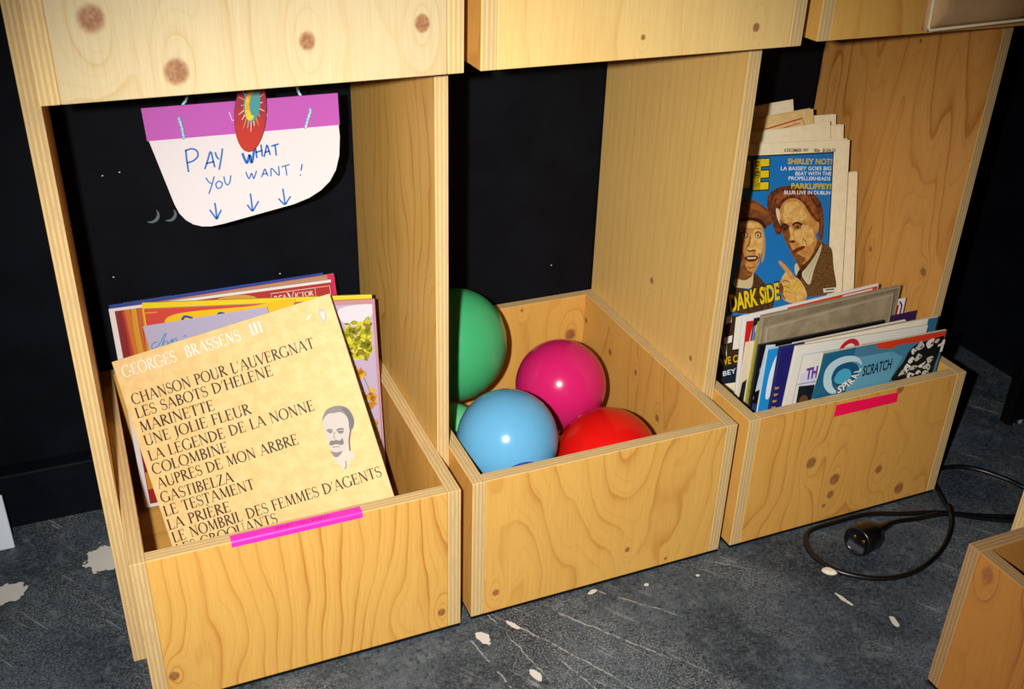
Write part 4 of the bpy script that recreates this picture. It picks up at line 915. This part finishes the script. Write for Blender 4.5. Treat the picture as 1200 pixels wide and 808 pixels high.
GM = 'magazines in the right crate'
IT = {'spiral': ((0.96046, 0.0265, 0.03398, 1.5708, 0.01702, 0.0), 0.23186, 0.26583, 0.004), 'th': ((0.91636, 0.042, 0.04003, 1.5708, 0.03989, 0.0), 0.24605, 0.27047, 0.004), 'b2': ((0.95285, 0.052, 0.03038, 1.5708, 0.00153, 0.0), 0.24738, 0.27606, 0.004), 'navy': ((0.92125, 0.067, 0.03, 1.5708, -0.0, 0.0), 0.235, 0.26546, 0.006), 'white': ((0.95371, 0.077, 0.03001, 1.5708, -0.00733, 0.0), 0.21085, 0.26228, 0.004), 'blue': ((0.91411, 0.086, 0.03, 1.5708, -0.0, 0.0), 0.235, 0.25467, 0.004), 'black': ((0.90619, 0.098, 0.03, 1.5708, -0.0, 0.0), 0.235, 0.25711, 0.004), 'greyf': ((0.9458, 0.112, 0.03075, 1.5708, -0.07371, 0.0), 0.23678, 0.27665, 0.005), 'greyb': ((0.93265, 0.123, 0.03016, 1.5708, -0.03282, 0.0), 0.2604, 0.29028, 0.005), 'purple': ((1.0302, 0.1185, 0.02749, 1.5708, -0.01926, 0.0), 0.2, 0.24866, 0.002), 'logo': ((1.01197, 0.131, 0.02799, 1.5708, -0.01252, 0.0), 0.2, 0.26863, 0.003), 'olive': ((0.9298, 0.136, 0.03, 1.5708, -0.0, 0.0), 0.2, 0.27257, 0.004), 'cream': ((0.91594, 0.141, 0.03, 1.5708, -0.0, 0.0), 0.2, 0.23725, 0.003), 'dark': ((0.92959, 0.147, 0.03, 1.5708, -0.0, 0.0), 0.2, 0.27301, 0.003), 'red': ((0.92837, 0.154, 0.03039, 1.5708, -0.05303, 0.0), 0.25443, 0.27677, 0.004)}
def mag(key, label, cover, edge, art=None, name='magazine', cat='magazine'):
    pose, w_, h_, th = IT[key]
    return sleeve(label, pose, w_, h_, th, cover, edge, art, name, cat, GM)
# front zine
w_, h_ = IT['spiral'][1:3]
a = Art()
a.rect(0.001, 0.001, w_ - .001, h_ - .001, '#437a92', 0)
a.poly([(0.00252, 0.26342), (0.05859, 0.26632), (0.05797, 0.18626), (-0.00534, 0.18991)], '#17607f', 1)
a.poly([(0.05859, 0.26632), (0.05856, 0.24773), (0.13033, 0.24658), (0.15517, 0.23338), (0.13805, 0.18873), (0.0572, 0.18939)], '#5d9bb5', 1)
a.poly([(0.09624, 0.26624), (0.23032, 0.26536), (0.23092, 0.25274), (0.13585, 0.25581), (0.12906, 0.25118), (0.1003, 0.25692)], '#cf3a1c', 3)
c0 = (0.04557, 0.22113)
a.blob([(0.01331, 0.20974), (0.0097, 0.23219), (0.01708, 0.24661), (0.03386, 0.25358), (0.05418, 0.25282), (0.07004, 0.24567), (0.07809, 0.23262), (0.06663, 0.24051), (0.04737, 0.24255), (0.03171, 0.23676), (0.02523, 0.22495), (0.02954, 0.20661), (0.04065, 0.19264), (0.02789, 0.19366)], '#b9d2dc', 3)
a.blob([(0.02575, 0.21612), (0.02758, 0.23464), (0.04124, 0.24222), (0.06044, 0.24018), (0.07262, 0.22924), (0.0719, 0.21325), (0.06003, 0.20369), (0.04337, 0.20099)], '#0f4f74', 4)
a.blob([(0.03063, 0.21519), (0.03388, 0.22768), (0.04507, 0.23286), (0.05727, 0.2277), (0.06157, 0.21666), (0.05431, 0.20774), (0.04189, 0.20718)], '#45a6c6', 5)
for ch, p0, p1, h1 in [('S', (0.04267, 0.19076), (0.05019, 0.19226), 0.013), ('P', (0.05294, 0.19395), (0.05926, 0.19717), 0.014), ('I', (0.06118, 0.19903), (0.06246, 0.20027), 0.014), ('R', (0.06687, 0.20164), (0.07096, 0.20752), 0.014), ('A', (0.07351, 0.20999), (0.07554, 0.21772), 0.014), ('L', (0.07769, 0.22172), (0.07779, 0.22756), 0.013)]:
    a.type(ch, p0, p1, h1, '#f0e6dc', 6, bold=0.02)
a.type('SCRATCH', (0.08319, 0.2126), (0.1363, 0.21605), 0.0185, '#0d1a24', 4, bold=0.02)
a.blob([(0.14498, 0.19345), (0.14882, 0.20926), (0.15827, 0.22245), (0.16461, 0.24056), (0.1779, 0.25147), (0.2053, 0.25413), (0.22816, 0.25616), (0.22787, 0.23543), (0.22544, 0.21028), (0.22102, 0.19129), (0.1871, 0.19154)], '#10100f', 4)
random.seed(21)
wb = [(0.17329, 0.23903), (0.18449, 0.24593), (0.20367, 0.24852), (0.21686, 0.24921), (0.17434, 0.22402), (0.18652, 0.22779), (0.16838, 0.21014), (0.18151, 0.21074), (0.19827, 0.21068), (0.20992, 0.20553), (0.19363, 0.19792), (0.20972, 0.19492), (0.17731, 0.19642), (0.21225, 0.2202), (0.22591, 0.24173), (0.16364, 0.20351)]
for k, (x, y) in enumerate(wb):
    n_ = 7; r0 = 0.0045 + 0.0035 * random.random()
    a.blob([(x + r0 * (0.5 + random.random()) * math.cos(2 * PI * j / n_), y + r0 * (0.4 + random.random()) * math.sin(2 * PI * j / n_)) for j in range(n_)], ['#dcd8cc', '#bdb9ae'][k % 2], 5, 3)
    a.blob([(x + 0.003 + 0.3 * r0 * math.cos(2 * PI * j / 5), y - 0.001 + 0.35 * r0 * (0.4 + random.random()) * math.sin(2 * PI * j / 5)) for j in range(5)], '#171614', 6, 2)
a.line([(0.22983, 0.22909), (0.23011, 0.24991)], 0.005, '#e4dccb', 6)
mag('spiral', 'blue zine titled SPIRAL SCRATCH with a red strip, frontmost in the right crate', '#2c6a86', '#d8c8a0', a, 'zine', 'zine')
# white zine behind it
w_, h_ = IT['th'][1:3]
a = Art()
a.line([(0.016, 0.03), (0.016, h_ - 0.016), (w_ - 0.01, h_ - 0.016)], 0.0012, '#6fa0c0', 0)
a.line([(0.016, h_ - 0.066), (0.09, h_ - 0.066)], 0.0012, '#6fa0c0', 0)
a.poly([(0.0188, 0.22295), (0.09902, 0.22598), (0.10727, 0.19518), (0.02099, 0.20086)], '#d3cde0', 0)
a.type('TH', (0.03011, 0.21097), (0.0506, 0.21267), 0.0190, '#6a3f9c', 2, bold=0.05)
p = (0.09958, 0.2591)
a.soft(arc(p[0], p[1] - .012, 0.016, 0.018, 5, 175, 12), 0.008, '#c91f2a', 2)
a.line([(0.12272, 0.25566), (0.17108, 0.25573)], 0.0020, '#d98a8a', 1)
a.poly([(0.02099, 0.20086), (0.10727, 0.19518), (0.12216, 0.13957), (0.02345, 0.15755)], '#151a22', 1)
a.blob([(0.0279, 0.17167), (0.02894, 0.18039), (0.03594, 0.1836), (0.04433, 0.17472), (0.04244, 0.1631)], '#6b4322', 2)
mag('th', 'white zine with purple TH lettering, behind the blue spiral zine', '#e2dccf', '#d9d2c4', a, 'zine', 'zine')
w_, h_ = IT['b2'][1:3]
a = Art()
a.rect(w_ - 0.020, 0.01, w_ - 0.0005, h_ - 0.0005, '#2e6a8c', 0)
a.rect(w_ - 0.040, 0.01, w_ - 0.019, h_ - 0.012, '#c2c24a', 1)
a.rect(w_ - 0.085, h_ - 0.045, w_ - 0.045, h_ - 0.025, '#1c1e22', 1)
a.line([(0.02, h_ - 0.02), (w_ - 0.045, h_ - 0.02)], 0.0012, '#6fa0c0', 0)
mag('b2', 'pale magazine with a yellow and blue right edge, behind the white zine', '#e4dcc8', '#d6c8a2', a)
w_, h_ = IT['navy'][1:3]
a = Art()
for k in range(11):     # illegible orange lettering up the left margin
    a.line([(0.003, 0.080 + k * 0.0115), (0.009, 0.082 + k * 0.0115)], 0.0030, '#d09a34', 0)
    a.line([(0.003, 0.084 + k * 0.0115), (0.003, 0.080 + k * 0.0115)], 0.0022, '#d09a34', 0)
mag('navy', 'navy blue magazine with orange lettering up its left margin', '#221f6a', '#2a2a60', a)
mag('white', 'white magazine whose curved top edge shows above the white zine', '#e6dccc', '#efe6d6', None)
w_, h_ = IT['blue'][1:3]
a = Art()
a.rect(0.001, 0.09, 0.03, h_ - 0.002, '#1f8fd0', 0)
a.blob([(0.010, h_ - 0.085), (0.010, h_ - 0.045), (0.017, h_ - 0.015), (0.030, h_ - 0.010), (0.030, h_ - 0.03), (0.020, h_ - 0.05), (0.018, h_ - 0.085)], '#e6eef2', 1)
a.poly([(0.001, 0.03), (0.03, 0.03), (0.03, 0.12), (0.001, 0.105)], '#dfe3e6', 1)
for k in range(4): a.rect(0.003 + 0.006 * k, 0.05 + 0.01 * k, 0.006 + 0.006 * k, 0.11, '#1c2733', 2)
mag('blue', 'sky blue and white magazine left of the navy one', '#1f8fd0', '#cfe0ea', a)
w_, h_ = IT['black'][1:3]
a = Art()
random.seed(3)
a.poly([(0.013, h_ - 0.002), (0.03, h_ - 0.004), (0.03, h_ - 0.075), (0.007, h_ - 0.082)], '#c9d4dc', 0)
a.poly([(0.001, 0.05), (0.02, 0.05), (0.016, 0.15), (0.006, 0.155)], '#2a3f66', 0)
a.soft([(0.004, 0.085), (0.010, 0.095), (0.004, 0.103), (0.009, 0.110)], 0.003, '#d6dce2', 1)
for k in range(16):
    x, y = random.uniform(0.001, 0.02), random.uniform(0.06, h_ - .01)
    a.line([(x, y), (x + random.uniform(-.002, .003), y + random.uniform(.002, .008))], 0.0007, '#a9b0b4', 2)
mag('black', 'black magazine in a shiny wrapper with white and blue patches', pm('#14110f', 0.2, 0.5), '#3a3632', a)
w_, h_ = IT['olive'][1:3]
a = Art()
for k in range(14): a.line([(0.0015, 0.07 + 0.016 * k), (0.0045, 0.071 + 0.016 * k)], 0.0022, '#5c5c1c', 0)
mag('olive', 'olive yellow magazine edge at the left of the grey folders', '#98982a', '#a8a23c', a)
w_, h_ = IT['cream'][1:3]
a = Art()
a.poly([(0.0, 0.10), (0.012, 0.10), (0.012, 0.17), (0.004, 0.165)], '#17191c', 0)
mag('cream', 'cream booklet squeezed in behind the olive magazine', '#e6d6b6', '#ead9b8', a)
w_, h_ = IT['dark'][1:3]
a = Art()
a.poly([(0.0, 0.10), (0.014, 0.10), (0.014, h_ - .06), (0.006, h_ - .07)], '#8c9a2c', 0)
a.poly([(0.0, h_ - 0.055), (0.014, h_ - 0.05), (0.014, h_ - .01), (0.0, h_ - .012)], '#6f79b0', 0)
a.blob([(0.004, h_ - 0.012), (0.012, h_ - 0.006), (0.013, h_ - .022), (0.005, h_ - .024)], '#d2c6b4', 1)
mag('dark', 'dark magazine with green and lilac patches next to the red and white one', '#1d211c', '#2c2c2a', a)
w_, h_ = IT['red'][1:3]
a = Art()
a.poly([(0.005, 0.15), (0.020, 0.15), (0.022, h_ - 0.012), (0.006, h_ - 0.010)], '#cf1d18', 0)
a.poly([(0.0, 0.03), (0.03, 0.03), (0.03, 0.12), (0.012, 0.10), (0.004, 0.14)], '#9fb0b8', 0)
a.rect(0.08, h_ - 0.012, w_ - 0.002, h_ - 0.003, '#d9441c', 1)
a.line([(w_ - 0.07, h_ - 0.0065), (w_ - 0.012, h_ - 0.0065)], 0.003, '#f0d8c8', 2)
a.line([(0.016, h_ - 0.05), (0.020, h_ - 0.02)], 0.0035, '#f0d8d8', 1)
mag('red', 'white magazine with a red left stripe and orange top, in front of the newspapers', '#e6e2de', '#efe9e4', a)
GREY = speckled('grey_brown_card', '#8a795e', '#aa9878', 26.0, 0.32, 0.3, 0.7, 0.5, (1, 1, 5))
GREY2 = speckled('grey_brown_card_dark', '#7d6e56', '#968568', 30.0, 0.32, 0.3, 0.7, 0.5, (1, 1, 5))
for k_, lab, mt in (('greyb', 'grey-brown folder in a clear wrapper, the taller one at the back', GREY2), ('greyf', 'grey-brown folder in a clear wrapper, the lower one in front', GREY)):
    pose, w_, h_, th = IT[k_]
    o = sleeve(lab, pose, w_, h_, th, mt, '#a39478', None, 'folder', 'folder', GM)
    a = Art()
    a.line([(0.002, 0.02), (0.002, h_ - 0.002), (w_ - 0.002, h_ - 0.002), (w_ - 0.002, 0.02)], 0.0022, '#b3a68c', 0)
    a.line([(w_ - 0.03, 0.02), (w_ - 0.030, h_ - 0.002)], 0.0010, '#a39478', 0)
    a.build('wrapper_seam', o)
mag('purple', 'dark purple magazine corner sticking out right of the folders', '#37204a', '#4a2f58', None)
w_, h_ = IT['logo'][1:3]
a = Art()
a.rect(w_ - 0.030, h_ - 0.05, w_ - 0.012, h_ - 0.010, '#c4161c', 0)
a.line([(w_ - 0.006, h_ - 0.05), (w_ - 0.006, h_ - 0.012), (w_ - 0.012, h_ - 0.004)], 0.003, '#1c1a1a', 0)
mag('logo', 'white magazine corner with a red block, behind the purple one', '#ece6e2', '#e6dedb', a)

# ------------------------------------------------------------------ pouch over the top right crate
p = empty('plastic_pouch', (0.975, -0.022, 0.766), (0, math.radians(-1.5), 0.0))
tag(p, 'beige padded plastic pouch hanging over the front of the top right crate', 'pouch')
bm = bmesh.new()
nx, nz = 22, 20
W_, H_ = 0.158, 0.220
def pz(i, j, s):
    x, z = W_ * i / nx, H_ * j / nz
    e = min(i / 2.5, (nx - i) / 2.5, j / 2.5, (nz - j) / 2.5, 1.0)
    th = 0.003 + 0.011 * math.sin(e * PI / 2) + 0.0012 * math.sin(x * 60 + z * 31) * e
    return (x, s * th, z)
grid = {}
for s in (-1, 1):
    for i in range(nx + 1):
        for j in range(nz + 1): grid[s, i, j] = bm.verts.new(pz(i, j, s))
for s in (-1, 1):
    for i in range(nx):
        for j in range(nz):
            q = [grid[s, i, j], grid[s, i + 1, j], grid[s, i + 1, j + 1], grid[s, i, j + 1]]
            bm.faces.new(q if s < 0 else q[::-1])
for i in range(nx):
    for j, fl_ in ((0, False), (nz, True)):
        q = [grid[-1, i, j], grid[1, i, j], grid[1, i + 1, j], grid[-1, i + 1, j]]
        bm.faces.new(q[::-1] if fl_ else q)
for j in range(nz):
    for i, fl_ in ((0, True), (nx, False)):
        q = [grid[-1, i, j], grid[1, i, j], grid[1, i, j + 1], grid[-1, i, j + 1]]
        bm.faces.new(q[::-1] if fl_ else q)
bm.normal_update()
me = bpy.data.meshes.new('pouch_body'); bm.to_mesh(me); bm.free()
for q_ in me.polygons: q_.use_smooth = True
me.materials.append(speckled('beige_plastic', '#c39a68', '#d0aa7c', 18.0, 0.28, spec=0.6))
o = bpy.data.objects.new('pouch_body', me); COL.objects.link(o); o.parent = p
pts = [(0.002, -0.004, H_), (0.002, -0.006, 0.004), (0.004, -0.006, 0.001), (W_ - 0.003, -0.006, 0.001), (W_ - 0.001, -0.006, 0.004), (W_ - 0.001, -0.004, H_)]
tube('welded_edge', pts, 0.0022, pm('#ead8b4', 0.3, 0.6), p, 8)
v, f, ax = box_data(0.01, W_ - 0.01, -0.004, 0.060, H_ - 0.0035, H_ - 0.0005)
obj('hanging_flap', v, f, pm('#c2a184', 0.3, 0.6), p, bevel=0.001)

# ------------------------------------------------------------------ power cable and plug
BLACK = pm('#0a0a0b', 0.28, 0.5)
zc = ZF + 0.0042
cable = empty('power_cable', (1.02, -0.065, ZF))
tag(cable, 'black power cable with a round socket end, coiled on the floor beside the magazine crate', 'cable')
def CL_(pts, r=0.0040):
    v, f = tube_data([Vector(q) - Vector((1.02, -0.065, ZF)) for q in catmull(pts, 10)], r, 10)
    return obj('cord', v, f, pm('#0b0b0c', 0.33, 0.45), cable, smooth=True)
CL_([(1.098, -0.050, ZF + 0.016), (1.118, -0.048, ZF + 0.013), (1.150, -0.050, ZF + 0.009), (1.200, -0.060, ZF + 0.0125), (1.260, -0.085, zc), (1.310, -0.110, zc), (1.40, -0.135, zc), (1.52, -0.12, zc)])
CL_([(1.52, -0.105, zc), (1.40, -0.115, zc), (1.310, -0.098, zc), (1.255, -0.075, zc), (1.195, -0.044, zc), (1.140, -0.026, zc), (1.085, -0.007, zc), (1.02, -0.006, zc), (0.985, -0.007, zc),
     (0.964, -0.016, zc), (0.948, -0.040, zc), (0.945, -0.068, zc), (0.960, -0.105, zc), (1.003, -0.136, zc), (1.060, -0.144, zc), (1.128, -0.124, zc), (1.185, -0.088, zc + .001), (1.205, -0.060, ZF + 0.0205), (1.226, -0.034, zc + .001), (1.243, 0.002, zc),
     (1.262, 0.040, zc), (1.290, 0.048, zc), (1.325, 0.041, zc), (1.352, 0.020, zc), (1.375, -0.017, zc), (1.390, -0.05, zc), (1.43, -0.09, zc + .009), (1.50, -0.10, zc + .001)])
ax0 = Vector((1.009, -0.074, ZF + 0.0232)); ax1 = Vector((1.098, -0.050, ZF + 0.016))
d = (ax1 - ax0).normalized()
pg = lathe('socket_body', [(0.0165, 0.0050), (0.0168, 0.0), (0.0195, -0.0005), (0.0205, 0.002), (0.0205, 0.030), (0.0190, 0.036), (0.0150, 0.044), (0.0095, 0.054), (0.0075, 0.060)], BLACK, cable, 40)
pg.scale = (1.12, 1.12, 1.0); pg.rotation_euler = d.to_track_quat('Z', 'Y').to_euler(); pg.location = ax0 - Vector((1.02, -0.065, ZF))
o = lathe('strain_relief', [(0.0072, 0.058), (0.0066, 0.060), (0.0072, 0.064), (0.0060, 0.066), (0.0066, 0.072), (0.0052, 0.076), (0.0058, 0.082), (0.0042, 0.092)], BLACK, cable, 20)
o.rotation_euler = pg.rotation_euler; o.location = pg.location
for sgn in (-1, 1):
    o = lathe('contact_pin', [(0.0026, 0.0045), (0.0026, 0.0056), (0.0020, 0.0058)], pm('#5a2a20', 0.3, 0.6), pg, 12)
    o.location = (sgn * 0.0070, 0.003, -0.0005)
v, f, ax = box_data(-0.0120, 0.0120, -0.004, 0.004, 0.0, 0.0052)
o = obj('earth_clip', v, f, pm('#3a3f48', 0.3, 0.6), pg, bevel=0.0008); o.location = (0, -0.0095, -0.0006)

# ------------------------------------------------------------------ small things on the floor, left and right edges
r = random.Random(5)
bm = bmesh.new(); bmesh.ops.create_icosphere(bm, subdivisions=3, radius=1.0)
for vv in bm.verts:
    k = 1 + 0.05 * math.sin(3 * vv.co.x + 1) + 0.04 * math.cos(4 * vv.co.y)
    vv.co = Vector((vv.co.x * 0.0125 * k, vv.co.y * 0.0085 * k, max(vv.co.z, -0.6) * 0.0042))
me = bpy.data.meshes.new('pebble'); bm.to_mesh(me); bm.free()
for q_ in me.polygons: q_.use_smooth = True
me.materials.append(speckled('pale_stone', '#c9bda6', '#e0d6c2', 160.0, 0.7))
o = bpy.data.objects.new('pebble', me); COL.objects.link(o); o.location = (0.9475, -0.095, ZF + 0.0025); o.rotation_euler = (0, 0, -0.5)
tag(o, 'small pale oval pebble on the floor beside the cable loop', 'pebble')

v, f, ax = box_data(-0.46, -0.1575, 0.388, 0.394, ZF, 0.09018084049112807)
wb_ = tag(obj('white_board', v, f, pm('#d4dbe4', 0.5), bevel=0.002), 'white board standing on the floor at the left edge of the picture', 'board')

bp = empty('black_panel', (1.51, 0.114, ZF))
tag(bp, 'black panel standing on the floor at the right edge of the picture', 'panel')
v, f, ax = box_data(0, 0.14, 0, 0.02, 0.0, 0.9)
obj('panel_board', v, f, pm('#050506', 0.5, 0.2), bp, bevel=0.002)
v, f, ax = box_data(-0.001, 0.141, -0.0015, 0.0, 0.0, 0.006)
obj('worn_edge_strip', v, f, speckled('worn_metal', '#08080a', '#aab4be', 55.0, 0.35, 0.56, 0.62, 0.6), bp)
